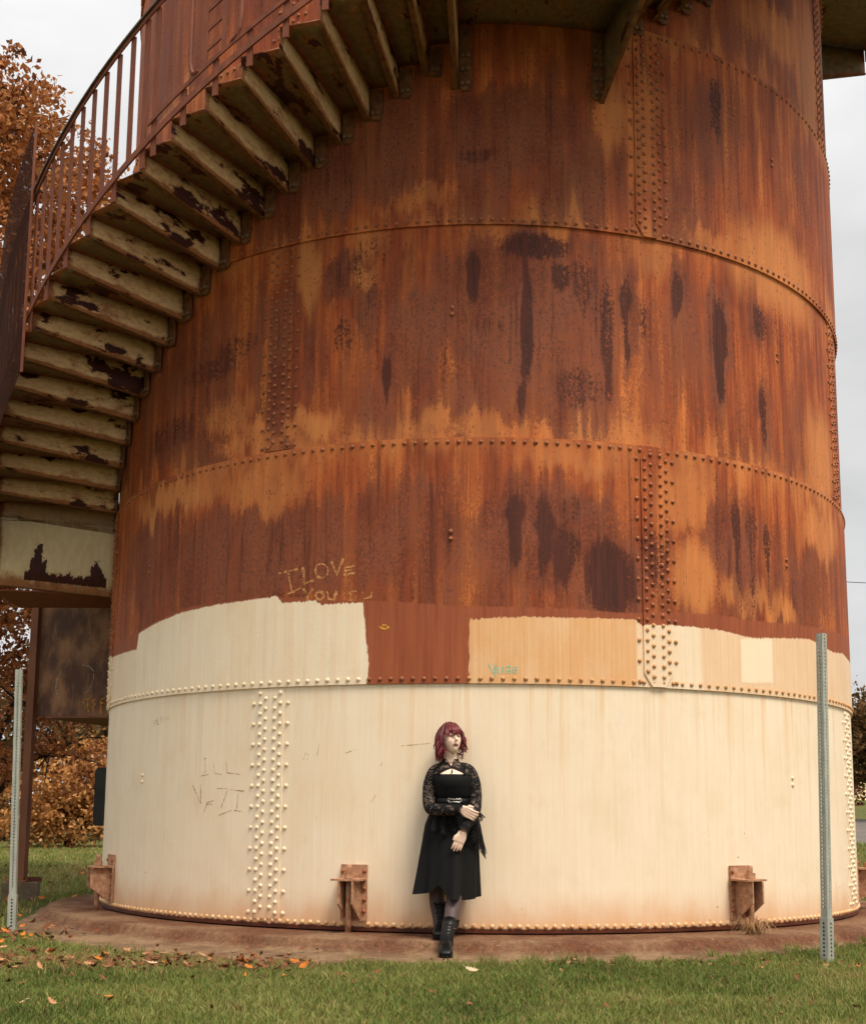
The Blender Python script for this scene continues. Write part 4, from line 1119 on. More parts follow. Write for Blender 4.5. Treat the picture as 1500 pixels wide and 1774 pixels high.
T1 = [((-7.04, 4.59, 11.7), 0.75), ((-7.3, 4.67, 11.3), 1.1), ((-7.93, 4.79, 10.73), 2.2), ((-6.85, 4.99, 9.68), 1.5), ((-6.37, 5.78, 11.0), 0.8), ((-6.1, 6.0, 9.87), 0.9), ((-7.0, 4.28, 7.7), 2), ((-6.66, 5.79, 7.82), 1.2), ((-7.67, 4.77, 5.6), 2.4)]
tree('oak_tree', 'tall russet oak rising behind the left side of the staircase', (-8.2, 5.2, 0), T1, 44000, 0.10, M_OAK, 0.30, clump=0.27)
T1b = [((-7.6, 6.2, 4.6), 1.7), ((-7.2, 6.9, 3.2), 1.3), ((-6.75, 7.6, 2.1), 1.0), ((-7.9, 6.4, 1.9), 1.1), ((-6.6, 8.4, 3.4), 1.0)]
tree('oak_tree', 'dark brown oak seen under the stair landing beside the rusty post', (-8.05, 7.4, 0), T1b, 11000, 0.09, M_OAKD, 0.2, clump=0.24)
T2 = [((-11.42, 21.43, 1.0), 1.1), ((-10.62, 21.45, 0.85), 0.9), ((-12.23, 21.37, 1.1), 1.3), ((-11.43, 22.26, 1.9), 1.4), ((-10.77, 22.33, 1.6), 1.1)]
tree('golden_tree', 'low golden yellow tree glowing at the far edge of the lawn', (-11.4, 22.0, 0), T2, 11000, 0.13, M_GOLD, 0.12)
TG = 'far trees at the edge of the lawn'
fr = np.random.default_rng(5)
lab = ['dull brown tree far behind the rusty post', 'bare reddish tree far left beyond the lawn', 'grey green tree far behind the golden tree', 'small orange tree far left of the golden tree', 'tall faded tree hidden mostly behind the tank flank']
for i, (bx, by, hz) in enumerate(((-16.5, 30, 6.5), (-20.5, 33, 7.5), (-13.2, 34, 5.0), (-17.8, 26, 3.2), (-10.6, 36, 6.5))):
    bl = [((bx + fr.normal() * 1.0, by + fr.normal() * 1.0, hz * q), hz * .24) for q in (.25, .42, .6, .75, .9)]
    tree('autumn_tree', lab[i], (bx, by, 0), bl, 9000, 0.2, [M_DULL, M_OAKD, M_DULL, M_GOLD, M_OAK][i], 0.16, group=TG, clump=0.55)
tree('roadside_tree', 'brown and green tree beyond the road at the right edge', (9.75, 18.2, 1.0), [((9.54, 17.71, 3.3), .9), ((9.95, 17.87, 2.7), 1.1), ((9.75, 18.4, 2.35), .7), ((10.2, 18.0, 3.6), 0.8)], 9000, 0.12, M_GREENT, 0.1)
# brush line closing the lawn
g = np.random.default_rng(12)
bl = [((x, 38 + g.normal() * 1.5, 0.5 + g.random() * 0.9), 1.0 + g.random() * 0.6) for x in np.linspace(-34, -6, 30)]
o = leaf_cloud('undergrowth', bl, 16000, 0.2, M_DULL, None, 0.5)
tag(o, 'brown undergrowth along the far edge of the lawn', 'undergrowth', kind='stuff')

# house and red shrub far right, overhead wire
hs = tag(empty('house', (15.2, 36.0, 1.5)), 'pale yellow clapboard house far behind the tank on the right', 'house')
M_SIDING = simple('siding_paint', S(226, 206, 150), S(212, 190, 136), 3, 0.7)
for q in range(16):
    MB().hexa([(-1.1, -0.03, q * .16), (1.6, -0.03, q * .16), (1.6, 0.03, q * .16), (-1.1, 0.03, q * .16), (-1.1, -0.004, q * .16 + .165), (1.6, -0.004, q * .16 + .165), (1.6, .03, q * .16 + .165), (-1.1, .03, q * .16 + .165)]).build('siding_board', M_SIDING, hs)
MB().box((0.25, 2.1, 1.25), (2.64, 4.1, 2.5)).build('wall', M_SIDING, hs)
MB().prism([(-1.4, -.25, 2.55), (1.9, -.25, 2.55), (.25, -.25, 3.7)], (0, 4.8, 0)).build('roof', simple('shingles', S(96, 84, 76), S(74, 66, 60), 6, .9), hs)
MB().box((0.9, -0.05, 1.25), (.7, .05, 1.0)).build('window', simple('window_glass', S(60, 66, 70), S(40, 44, 48), 3, .2), hs)
sh = tag(empty('shrub', (12.6, 30.2, 1.2)), 'maroon leaved shrub in front of the far yellow house', 'shrub')
leaf_cloud('foliage', [((0, 0, .55), .45), ((.2, 0, .95), .35), ((-.1, .1, .25), .4)], 1800, .12, mat_leaf('maroon_leaves', [S(78, 30, 34), S(110, 44, 40), S(60, 26, 28)]), sh, .25)
MB().tube([(0, 0, -.1), (.05, 0, .5), (.12, 0, 1.0)], [.04, .03, .01], 6).build('stem', M_BARK, sh)
wv = [(x, 26 - 0.02 * x, 9.05 - 0.06 * x + 0.012 * (x - 12) ** 2 * .3) for x in np.linspace(-6, 45, 24)]
tag(MB().tube(wv, 0.012, 5).build('overhead_wire', simple('wire', S(60, 60, 60), S(50, 50, 50), 4)), 'thin dark overhead wire in the sky right of the tank', 'wire')

# ------------------------------------------------------------------ grass and fallen leaves
kb = NT('grass_blades'); t_ = kb.attr('tint', True)
cb = kb.ramp(t_, [(0.0, S(68, 80, 38)), (0.3, S(100, 114, 52)), (0.6, S(128, 134, 68)), (0.82, S(158, 148, 92)), (0.9, S(168, 132, 92)), (1.0, S(150, 108, 74))])
kb.fin(cb, 0.7, spec=0.2)
tr = kb.n('ShaderNodeBsdfTranslucent'); kb.put(tr.inputs['Color'], cb)
mx = kb.n('ShaderNodeMixShader'); mx.inputs[0].default_value = 0.25
kb.t.links.new(kb.b.outputs[0], mx.inputs[1]); kb.t.links.new(tr.outputs[0], mx.inputs[2]); kb.t.links.new(mx.outputs[0], kb.out.inputs[0])
M_GRASS = kb.mat
def blades(name, x, y, h, w, label, dry=0.0, seed=1):
    g = np.random.default_rng(seed); n = len(x)
    z = ground_h(x, y) - 0.015
    an = g.random(n) * 6.283; le = g.normal(0, 0.5, (n, 2))
    hh = h * (0.45 + 0.9 * g.random(n)) * (0.45 + 1.1 * fbm(x * 5, y * 5, 99, 3)); ww = w * (0.7 + 0.6 * g.random(n))
    dx, dy = np.cos(an) * ww / 2, np.sin(an) * ww / 2
    tx, ty = x + le[:, 0] * hh, y + le[:, 1] * hh
    mx_, my_ = x + le[:, 0] * hh * 0.3, y + le[:, 1] * hh * 0.3
    V = np.stack([np.stack([x - dx, y - dy, z], -1), np.stack([x + dx, y + dy, z], -1), np.stack([mx_ + dx * .8, my_ + dy * .8, z + hh * .6], -1), np.stack([mx_ - dx * .8, my_ - dy * .8, z + hh * .6], -1), np.stack([tx, ty, z + hh], -1)], 1).reshape(-1, 3)
    b = np.arange(n) * 5
    F = np.concatenate([np.stack([b, b + 1, b + 2], -1), np.stack([b, b + 2, b + 3], -1), np.stack([b + 3, b + 2, b + 4], -1)])
    patch = fbm(x * 1.3, y * 1.3, 91, 4); patch2 = fbm(x * 0.5 + 9, y * 0.5, 93, 3)
    t = np.clip(0.16 + 0.75 * (patch - 0.35) + 0.35 * (patch2 - .4) + 0.46 * g.random(n) - .08 + dry, 0, 1)
    t = np.where(g.random(n) < 0.07, 0.85 + 0.15 * g.random(n), t)
    bandm = np.exp(-((y + 4.75) / 0.42) ** 2) * sstep(-0.5, -1.4, x)
    t = np.where(g.random(n) < bandm * 0.75, 0.75 + 0.25 * g.random(n), t)
    o = link(name, np_mesh(name, V, F, M_GRASS, False, {'tint': np.repeat(t, 5)}))
    return tag(o, label, 'grass', kind='stuff')
g = np.random.default_rng(33)
n = 330000
x = g.uniform(-3.6, 3.6, n); y = g.uniform(-7.6, -2.2, n)
r_ = np.hypot(x, y); tt = np.degrees(np.arctan2(x, -y))
edge_r = skirt_r(tt) + (fbm(tt * 0.5, r_ * 2, 95, 3) - 0.5) * 0.25
keep = (r_ > edge_r) & (fbm(x * 3, y * 3, 97, 3) > 0.22) & (np.abs(x + 0.1) < 0.37 * (y + 12.66) + 0.25)
x, y = x[keep], y[keep]
blades('grass', x, y, 0.035, 0.005, 'green mown grass in front of the concrete apron', 0.0, 3)
# far lawn, both sides of the tank
n = 70000
x = np.concatenate([g.uniform(-13, -3.0, n), g.uniform(3.2, 11, n // 2)]); y = np.concatenate([g.uniform(-3.0, 24, n) , g.uniform(-3.5, 10, n // 2)])
r_ = np.hypot(x, y); tt = np.degrees(np.arctan2(x, -y))
ux = x / (y + 12.66)
keep = (r_ > skirt_r(tt) + 0.05) & (((ux > -0.42) & (ux < -0.26)) | ((ux > 0.24) & (ux < 0.40)))
x, y = x[keep], y[keep]
blades('lawn_grass', x, y, 0.06, 0.013, 'paler lawn stretching away on both sides of the tank', 0.12, 4)

# ragged longer tufts along the apron edge and scattered weeds
g = np.random.default_rng(41)
wx, wy = [], []
for q in range(95):
    if q < 70:
        tq = g.uniform(-50, 48); rq = float(skirt_r(np.array([tq]))[0]) + g.normal(0.05, 0.07); cx_, cy_ = pol(tq, rq)[:2]
    else: cx_, cy_ = g.uniform(-2.6, 2.6), g.uniform(-7.2, -4.9)
    m_ = int(g.uniform(18, 60)); wx.append(cx_ + g.normal(0, .03, m_)); wy.append(cy_ + g.normal(0, .025, m_))
blades('grass_tufts', np.concatenate(wx), np.concatenate(wy), 0.062, 0.0055, 'longer ragged grass tufts along the edge of the apron', 0.1, 6)
# leaf litter banked up along the apron on the left, and single oak leaves
OAKL = [(0, 0), (.10, .05), (.16, .17), (.27, .10), (.36, .24), (.47, .14), (.58, .27), (.68, .13), (.80, .17), (.86, .07), (1, 0)]
OAKL = OAKL + [(a, -b) for a, b in OAKL[-2:0:-1]]
def leaf_verts(size, curl, g):
    return [(a * size - size / 2, b * size, curl * size * ((a - .5) ** 2 * 2.0 + (b * 2) ** 2 * 0.9)) for a, b in OAKL]
def mat_dry(name, a, b):
    return simple(name, a, b, 25, 0.8, bump=0.3)
M_DRY = [mat_dry('dry_leaf_tan', S(186, 138, 98), S(158, 108, 72)), mat_dry('dry_leaf_brown', S(128, 78, 48), S(98, 58, 38)), mat_dry('dry_leaf_orange', S(206, 128, 48), S(180, 98, 36)), mat_dry('dry_leaf_pale', S(206, 178, 146), S(184, 150, 116))]
g2 = random.Random(4)
mb = MB()
def scatter(n, fx, fy, zc, s0, s1):
    for _ in range(n):
        x, y = fx(), fy()
        r_ = math.hypot(x, y); t = math.degrees(math.atan2(x, -y))
        if r_ < 4.2: continue
        z = float(ground_h(np.array([x]), np.array([y]))[0]) + zc * g2.random()
        M_ = Matrix.Translation((x, y, z + 0.012)) @ Matrix.Rotation(g2.random() * 6.28, 4, 'Z') @ Matrix.Rotation(g2.gauss(0, .45), 4, 'X') @ Matrix.Rotation(g2.gauss(0, .35), 4, 'Y')
        vs = [M_ @ Vector(p) for p in leaf_verts(g2.uniform(s0, s1), g2.uniform(.1, .7), g2)]
        mb.add(vs, [tuple(range(len(vs)))], g2.choice((0, 1, 1, 1, 1, 1, 1, 2, 1, 1, 0)))
def lx(): return g2.uniform(-3.4, -0.9)
scatter(330, lambda: g2.uniform(-3.6, -1.0), lambda: g2.gauss(-4.8, .28), 0.02, .035, .085)
scatter(160, lambda: g2.uniform(-4.2, -2.9), lambda: g2.gauss(-3.2, .6), 0.03, .05, .10)
scatter(45, lambda: g2.uniform(-3.4, 2.4), lambda: g2.uniform(-7, -4.6), 0.02, .03, .07)
scatter(260, lambda: g2.uniform(-9.5, -3.8), lambda: g2.uniform(-1, 9), 0.03, .07, .12)
scatter(70, lambda: g2.gauss(1.2, 1.2), lambda: g2.gauss(-4.55, .12), 0.01, .02, .045)
tag(mb.build('leaf_litter', M_DRY), 'brown oak leaf litter lying along the apron and lawn on the left', 'leaves', kind='stuff')
LV = [((-1.43, -4.93), .115, 2, .5, 'bright orange oak leaf lying where the grass meets the apron'),
      ((-2.02, -4.60), .12, 0, .4, 'tan curled oak leaf at the left among the leaf litter'),
      ((-1.68, -4.74), .12, 0, .6, 'tan oak leaf just left of the bright orange leaf'),
      ((-0.02, -5.25), .11, 3, .3, 'pale dry leaf in the grass in front of the person'),
      ((1.33, -5.42), .045, 3, .4, 'small pale leaf in the grass at the right'),
      ((-2.0, -6.72), .085, 0, .7, 'curled tan leaf in the grass at the lower left'),
      ((-2.15, -6.75), .09, 3, .4, 'flat pale leaf beside the curled one at the lower left'),
      ((-2.55, -5.35), .10, 0, .5, 'broad tan leaf in the grass left of the litter band'),
      ((-1.95, -5.1), .10, 3, .3, 'long whitish leaf at the edge of the left grass')]
for (x, y), s_, mi, cu, lb in LV:
    s_ *= 0.8
    m_ = MB(); vs = leaf_verts(s_, cu, g2); m_.add(vs, [tuple(range(len(vs)))], 0)
    m_.tube([(-s_ / 2, 0, cu * s_ * .5), (-s_ * .72, 0.01, cu * s_ * .55)], .0018, 4)
    o = m_.build('fallen_leaf', M_DRY[mi]); o.location = (x, y, 0.035); o.rotation_euler = (g2.gauss(.25, .15), g2.gauss(0, .2), g2.random() * 6.28)
    tag(o, lb, 'leaf', 'single fallen leaves on the grass')
# dry grass tuft by the right anchor
g = np.random.default_rng(8)
n = 90
tx, ty = pol(31.0, 3.95)[:2]
mb = MB()
for i in range(n):
    a = g.random() * 6.28; L = g.uniform(.08, .22); bx, by = tx + g.normal() * .035, ty + g.normal() * .02
    e = (bx + math.cos(a) * L * .8, by + math.sin(a) * L * .5 - .04, .09 + L * g.uniform(.0, .5)); m_ = ((bx + e[0]) / 2, (by + e[1]) / 2, .10 + L * .55)
    mb.tube([(bx, by, .08), m_, e], [.003, .002, .001], 3, False)
tag(mb.build('dry_grass_tuft', simple('straw', S(176, 138, 96), S(150, 110, 74), 9, .8)), 'dry straw tuft hanging at the foot of the right anchor bracket', 'grass tuft')

# ------------------------------------------------------------------ the person leaning on the tank
PB = Vector((-0.21, -4.05, 0.0))
person = tag(empty('person', PB), 'person with burgundy hair in a black dress, lace sleeves and boots leaning on the tank', 'person')
DY = 0.045                                   # lean back against the plate
def V3(x, y, z): return Vector((x, y, z))
def loft(rings, n=40, power=2.0):
    """rings: (z, x0, y0, rx, ry); closed surface"""
    m = MB(); vs = []
    for z, x0, y0, rx, ry in rings:
        for k in range(n):
            a = 2 * math.pi * k / n
            c, s_ = math.cos(a), math.sin(a)
            c = math.copysign(abs(c) ** (2 / power), c); s_ = math.copysign(abs(s_) ** (2 / power), s_)
            vs.append((x0 + rx * c, y0 + ry * s_, z))
    fs = [(i * n + k, i * n + (k + 1) % n, (i + 1) * n + (k + 1) % n, (i + 1) * n + k) for i in range(len(rings) - 1) for k in range(n)]
    fs += [tuple(range(n - 1, -1, -1)), tuple((len(rings) - 1) * n + k for k in range(n))]
    m.add(vs, fs); return m
def smooth_path(pts, rs, sub=6):
    P, Q = [], []
    n = len(pts)
    for i in range(n - 1):
        p0, p1, p2, p3 = [Vector(pts[min(max(j, 0), n - 1)]) for j in (i - 1, i, i + 1, i + 2)]
        for k in range(sub):
            t = k / sub
            P.append(0.5 * ((2 * p1) + (p2 - p0) * t + (2 * p0 - 5 * p1 + 4 * p2 - p3) * t * t + (3 * p1 - p0 - 3 * p2 + p3) * t ** 3))
            Q.append(rs[i] + (rs[i + 1] - rs[i]) * (t * t * (3 - 2 * t)))
    P.append(Vector(pts[-1])); Q.append(rs[-1]); return P, Q
TORSO = [(.76, -.19, -3.85, .150, .108), (.82, -.187, -3.85, .165, .116), (.88, -.184, -3.85, .164, .115), (.94, -.175, -3.85, .142, .100), (.99, -.168, -3.85, .121, .088), (1.035, -.163, -3.85, .112, .083), (1.085, -.163, -3.855, .116, .088), (1.13, -.164, -3.862, .124, .098), (1.17, -.166, -3.866, .131, .106), (1.205, -.168, -3.858, .136, .099), (1.235, -.170, -3.845, .139, .086), (1.262, -.172, -3.832, .134, .074), (1.285, -.176, -3.82, .108, .064), (1.303, -.180, -3.815, .072, .056), (1.32, -.182, -3.818, .050, .050), (1.345, -.183, -3.825, .044, .046), (1.39, -.184, -3.84, .043, .046)]
TORSO = [(z, x, y + DY, rx, ry) for z, x, y, rx, ry in TORSO]
ARM_A = ([(-.235, -3.785, 1.258), (-.292, -3.785, 1.238), (-.322, -3.795, 1.165), (-.332, -3.805, 1.09), (-.326, -3.845, .995), (-.285, -3.92, .972), (-.19, -3.99, .966), (-.108, -4.01, .966)], [.044, .044, .045, .043, .039, .040, .036, .027])
ARM_B = ([(-.115, -3.785, 1.262), (-.055, -3.785, 1.245), (-.022, -3.795, 1.175), (-.008, -3.805, 1.10), (-.004, -3.84, 1.01), (-.014, -3.91, .955), (-.048, -3.985, .885), (-.084, -4.015, .828)], [.044, .044, .045, .043, .039, .038, .034, .026])
LEG_F = ([(-.125, -3.80, .82), (-.130, -3.83, .62), (-.140, -3.885, .44), (-.156, -4.015, .31), (-.183, -4.205, .14), (-.19, -4.225, .09)], [.095, .078, .058, .054, .037, .036])
LEG_B = ([(-.25, -3.80, .82), (-.262, -3.81, .62), (-.268, -3.82, .46), (-.274, -3.82, .35), (-.262, -3.85, .20), (-.26, -3.86, .15)], [.095, .078, .058, .053, .037, .036])
HC = V3(-.181, -3.805, 1.470)                # head centre
fwd = V3(math.sin(rad(27)) * math.cos(rad(14)), -math.cos(rad(27)) * math.cos(rad(14)), math.sin(rad(14)))
rgt = fwd.cross(V3(0, 0, 1)).normalized() * -1
rgt = V3(0, 0, 1).cross(fwd).normalized() * -1  # towards image right
if rgt.x < 0: rgt = -rgt
hup = rgt.cross(fwd); hup = hup if hup.z > 0 else -hup
def hd(a, b, c): return HC + rgt * a + fwd * b + hup * c
def head_mesh():
    m = MB(); nu, nv = 48, 32; vs = []
    for j in range(nv + 1):
        ph = math.pi * j / nv
        for i in range(nu):
            th = 2 * math.pi * i / nu
            x, y, z = math.sin(ph) * math.cos(th), math.sin(ph) * math.sin(th), math.cos(ph)
            a, b, c = x * .070, y * .088, z * .108
            if z < 0:
                a *= 1 - .30 * (-z) ** 1.6; b *= 1 - .18 * (-z)
                b += .016 * (-z) ** 1.5
            if y > 0.2:
                b -= .010 * max(0, y) ** 2 * max(0, 1 - abs(z + .05) * 1.4)          # flatter face
                b += .004 * math.exp(-((z - .16) / .12) ** 2) * y                       # brow
                b -= .007 * math.exp(-((z - .0) / .10) ** 2 - ((abs(x) - .42) / .16) ** 2)  # eye sockets
                b += .005 * math.exp(-((z + .28) / .14) ** 2 - ((abs(x) - .5) / .2) ** 2)   # cheeks
                b += .005 * math.exp(-((z + .56) / .09) ** 2 - (x / .22) ** 2)           # lips
                b += .007 * math.exp(-((z + .86) / .12) ** 2 - (x / .25) ** 2)           # chin
            vs.append(hd(a, b, c))
    fs = [(j * nu + i, (j + 1) * nu + i, (j + 1) * nu + (i + 1) % nu, j * nu + (i + 1) % nu) for j in range(nv) for i in range(nu)]
    m.add(vs, fs)
    # nose and ears
    m.tube([hd(0, .078, .012), hd(0, .086, -.008), hd(0, .098, -.028), hd(0, .086, -.037)], [.006, .008, .011, .008], 8)
    for s_ in (-1, 1):
        m.tube([hd(s_ * .068, -.004, .018), hd(s_ * .076, -.012, .005), hd(s_ * .070, -.004, -.024)], [.010, .015, .008], 8)
    return m
def hand(palm_c, out, across, nrm_, fingers, thumb):
    """palm as squashed tube plus five fingers; out: wrist->knuckles, across: towards the index side"""
    m = MB()
    p0, p1 = palm_c - out * .04, palm_c + out * .036
    for k in range(4):
        o = across * (-.027 + .018 * k)
        m.tube([p0 + o * .65, palm_c + o * .95, p1 + o], [.0125, .0135, .0105], 8)
    lens = (.052, .064, .068, .062)
    for k in range(4):
        o = across * (-.027 + .018 * k)
        b = p1 + o
        c1, c2 = fingers
        d1 = (out * math.cos(c1) - nrm_ * math.sin(c1) + across * (k - 1.5) * .06).normalized()
        d2 = (out * math.cos(c1 + c2) - nrm_ * math.sin(c1 + c2)).normalized()
        d3 = (out * math.cos(c1 + 2 * c2) - nrm_ * math.sin(c1 + 2 * c2)).normalized()
        L = lens[k]
        m.tube([b - d1 * .008, b + d1 * L * .48, b + d1 * L * .48 + d2 * L * .32, b + d1 * L * .48 + d2 * L * .32 + d3 * L * .28], [.0082, .0078, .0072, .0054], 8)
    b = palm_c - out * .012 + across * .026
    t1, t2 = thumb
    m.tube([b - across * .012, b + t1 * .026, b + t1 * .026 + t2 * .03], [.013, .0105, .007], 8)
    return m
bm_ = MB()
def merge(m): bm_.add(m.v, m.f)
merge(loft(TORSO))
for pts, rs in (ARM_A, ARM_B, LEG_F, LEG_B):
    P_, Q_ = smooth_path(pts, rs); bm_.tube(P_, Q_, 20)
bm_.tube([(-.183, -3.79, 1.31), (-.183, -3.795, 1.35), tuple(hd(0, -.012, -.05))], [.047, .044, .046], 18)
merge(head_mesh())
# gripping hand: out to the right and down over the other forearm
oA = V3(.80, -.10, -.42).normalized(); nA = V3(-.15, -1, -.10); nA = (nA - oA * nA.dot(oA)).normalized(); aA = nA.cross(oA); aA = aA if aA.z > 0 else -aA
merge(hand(V3(-.066, -4.03, .957), oA, aA, nA, (.25, .75), ((oA * .6 + aA * .8).normalized(), (oA * .95 + aA * .1 - nA * .2).normalized())))
# hanging hand, fingers down
oB = V3(-.36, -.04, -.93).normalized(); nB = V3(.2, -1, 0); nB = (nB - oB * nB.dot(oB)).normalized(); aB = nB.cross(oB); aB = aB if aB.x < 0 else -aB
merge(hand(V3(-.102, -4.03, .782), oB, aB, nB, (.06, .14), ((oB * .8 + aB * .5).normalized(), (oB * .98 + aB * .1).normalized())))
raw = bm_.mesh('body_raw', [])
tmp = bpy.data.objects.new('tmp', raw); COL.objects.link(tmp)
md = tmp.modifiers.new('r', 'REMESH'); md.mode = 'VOXEL'; md.voxel_size = 0.0040; md.use_smooth_shade = True
sm = tmp.modifiers.new('s', 'SMOOTH'); sm.factor = 0.5; sm.iterations = 2
dg = bpy.context.evaluated_depsgraph_get()
body_me = bpy.data.meshes.new_from_object(tmp.evaluated_get(dg))
bpy.data.objects.remove(tmp)
co = np.empty(len(body_me.vertices) * 3); body_me.vertices.foreach_get('co', co); co = co.reshape(-1, 3)
rel = co - np.array(HC)
la, lb, lc = rel @ np.array(rgt), rel @ np.array(fwd), rel @ np.array(hup)
def g2d(a, b, a0, b0, sa, sb): return np.exp(-((a - a0) / sa) ** 4 - ((b - b0) / sb) ** 4)
front = (lb > .04) & (np.abs(lc) < .12)
lips = g2d(la, lc, 0, -.060, .023, .0095) * front
eyes = np.maximum(g2d(la, lc, -.029, .006, .014, .0058), g2d(la, lc, .029, .006, .014, .0058)) * front
brow = np.maximum(g2d(la, lc, -.030, .026, .018, .004), g2d(la, lc, .030, .026, .018, .004)) * front
sock = ((co[:, 2] < .66)).astype(float)
tone = np.stack([lips, np.maximum(eyes, brow * .7), sock], -1)
a_ = body_me.attributes.new('tone', 'FLOAT_VECTOR', 'POINT'); a_.data.foreach_set('vector', tone.astype(np.float32).ravel())
co2 = co - np.array(PB); body_me.vertices.foreach_set('co', co2.ravel())
ks = NT('skin_and_stockings')
ts_ = ks.sep(ks.attr('tone')); gp = ks.coord('Object')
cs_ = ks.mix(ks.lin(ks.noise(gp, 30, 3), .3, .7), S(246, 212, 190), S(238, 198, 174))
cs_ = ks.mix(ts_[0], cs_, S(98, 34, 40))
cs_ = ks.mix(ks.m('MULTIPLY', ts_[1], .9), cs_, S(44, 28, 26))
cs_ = ks.mix(ts_[2], cs_, ks.mix(ks.lin(ks.noise(gp, 220, 1), .3, .7), S(84, 66, 64), S(68, 54, 53)))
ks.b.inputs['Subsurface Weight'].default_value = 0.08
ks.b.inputs['Subsurface Radius'].default_value = (0.01, 0.004, 0.002)
ks.fin(cs_, 0.55, spec=0.3)
body_me.materials.clear(); body_me.materials.append(ks.mat)
body_me.polygons.foreach_set('use_smooth', [True] * len(body_me.polygons))
link('body', body_me, person)

def pbuild(m, name, mat, parent=None, smooth=True):
    m.v = [(p[0] - PB.x, p[1] - PB.y, p[2] - PB.z) for p in m.v]
    return m.build(name, mat, parent or person, smooth)
def mat_cloth(name, a, b, sc=40, rough=0.85):
    return simple(name, a, b, sc, rough, bump=0.15, spec=0.2)
M_DRESS = mat_cloth('black_jersey', S(22, 21, 20), S(14, 13, 13))
kl = NT('black_lace'); lc_ = kl.coord('Object')
wv_ = kl.noise(kl.map(lc_, (60, 60, 110)), 1.0, 2, 0.6, dist=1.2)
wv2 = kl.noise(kl.map(lc_, (18, 18, 34)), 1.0, 2, 0.5, dist=0.8)
al = kl.m('MAXIMUM', kl.step(kl.m('ABSOLUTE', kl.m('SUBTRACT', wv_, 0.5)), 0.075, 0.03), kl.step(kl.m('ABSOLUTE', kl.m('SUBTRACT', wv2, 0.5)), 0.075, 0.05))
M_LACE = kl.fin(S(22, 21, 21), 0.8, spec=0.15, alpha=kl.m('MAXIMUM', al, 0.42))
M_LACED = mat_cloth('black_lace_dense', S(27, 25, 25), S(16, 15, 15), 140)

# bodice and belt
bod = [r for r in TORSO if 1.03 <= r[0] <= 1.21]
bod = [(z, x, y, rx + .007, ry + .008) for z, x, y, rx, ry in bod] + [(1.222, -.169, -3.85 + DY, .1445, .100)]
pbuild(loft(bod, 48), 'bodice', M_DRESS)
pbuild(loft([(1.018, -.164, -3.85 + DY, .126, .097), (1.022, -.164, -3.85 + DY, .128, .099), (1.048, -.164, -3.85 + DY, .125, .096), (1.052, -.164, -3.85 + DY, .121, .092)], 48), 'belt', mat_cloth('belt_leather', S(26, 25, 24), S(18, 17, 17), 20, .5))
# metal buckle shaped like spread wings
M_SILVER = simple('buckle_metal', S(220, 212, 196), S(180, 172, 158), 30, .25, .9)
yb = -3.85 + DY - .104
mb = MB()
for s_ in (-1, 1):
    pts = [(0, .004), (s_ * .012, .012), (s_ * .024, .006), (s_ * .040, .016), (s_ * .052, -.002), (s_ * .042, -.006), (s_ * .030, -.016), (s_ * .018, -.008), (s_ * .006, -.014), (0, -.006)]
    mb.tube([(-.150 + a, yb + .35 * abs(a) ** 1.0 * .5 - .004, 1.036 + b) for a, b in pts], .0032, 5)
pbuild(mb, 'belt_buckle', M_SILVER)
# shoulder straps
for s_ in (-1, 1):
    m = MB(); xs_ = -.169 + s_ * .088
    pts = [(xs_, -3.85 + DY - .083, 1.212), (xs_ - s_ * .0, -3.85 + DY - .083, 1.235), (xs_ + s_ * .002, -3.835 + DY - .070, 1.262), (xs_ + s_ * .004, -3.825 + DY - .035, 1.290), (xs_ + s_ * .006, -3.81 + DY, 1.296), (xs_ + s_ * .004, -3.80 + DY + .05, 1.27), (xs_, -3.84 + DY + .09, 1.215)]
    m.tube(pts, .016, 8, sq=(1.0, .30)); pbuild(m, 'shoulder_strap', M_DRESS)
# lace sleeves
for pts, rs, cut in ((ARM_A[0], ARM_A[1], 0), (ARM_B[0], ARM_B[1], 0)):
    P_, Q_ = smooth_path(pts, rs)
    m = MB(); m.tube(P_, [q + .0065 for q in Q_], 24, False)
    sv = pbuild(m, 'lace_sleeve', M_LACE)
    e0, e1 = P_[-4], P_[-1]
    d = (e1 - e0).normalized(); m = MB()
    path = [e1 - d * .03, e1 - d * .01, e1 + d * .012]
    m.tube(path, [.036, .038, .046], 18, False); pbuild(m, 'lace_cuff', M_LACE, sv)
    m = MB(); m.tube([e1 - d * .034, e1 - d * .026], [.0385, .0385], 18, False); pbuild(m, 'cuff_band', M_DRESS, sv)
# lace yoke of the bolero, open in a V at the throat
def torso_at(z):
    zs_ = [r[0] for r in TORSO]
    return [float(np.interp(z, zs_, [r[k] for r in TORSO])) for k in (1, 2, 3, 4)]
m = MB(); nz_, na_ = 20, 72; vs = []; keepf = []
for j in range(nz_):
    for i in range(na_):
        a = 2 * math.pi * i / na_
        u = j / (nz_ - 1)
        dx = math.cos(a); frontness = -math.sin(a)
        if frontness > 0:
            lo_ = 1.270 - .055 * min(1, abs(dx) / .8) ** 1.3; hi_ = 1.278 + .050 * min(1, abs(dx) / .45)
        else: lo_, hi_ = 1.205, 1.335
        z = lo_ + (hi_ - lo_) * u
        x0, y0, rx, ry = torso_at(z)
        vs.append((x0 + (rx + .008) * dx, y0 + (ry + .009) * math.sin(a), z))
fs = [(j * na_ + i, j * na_ + (i + 1) % na_, (j + 1) * na_ + (i + 1) % na_, (j + 1) * na_ + i) for j in range(nz_ - 1) for i in range(na_)]
m.add(vs, fs); yoke = pbuild(m, 'lace_bolero', M_LACE)
m = MB()
for row in (0, nz_ - 1):
    m.tube([Vector(vs[row * na_ + i % na_]) for i in range(na_ + 1)], .004, 5, False)
pbuild(m, 'bolero_trim', M_LACED, yoke)
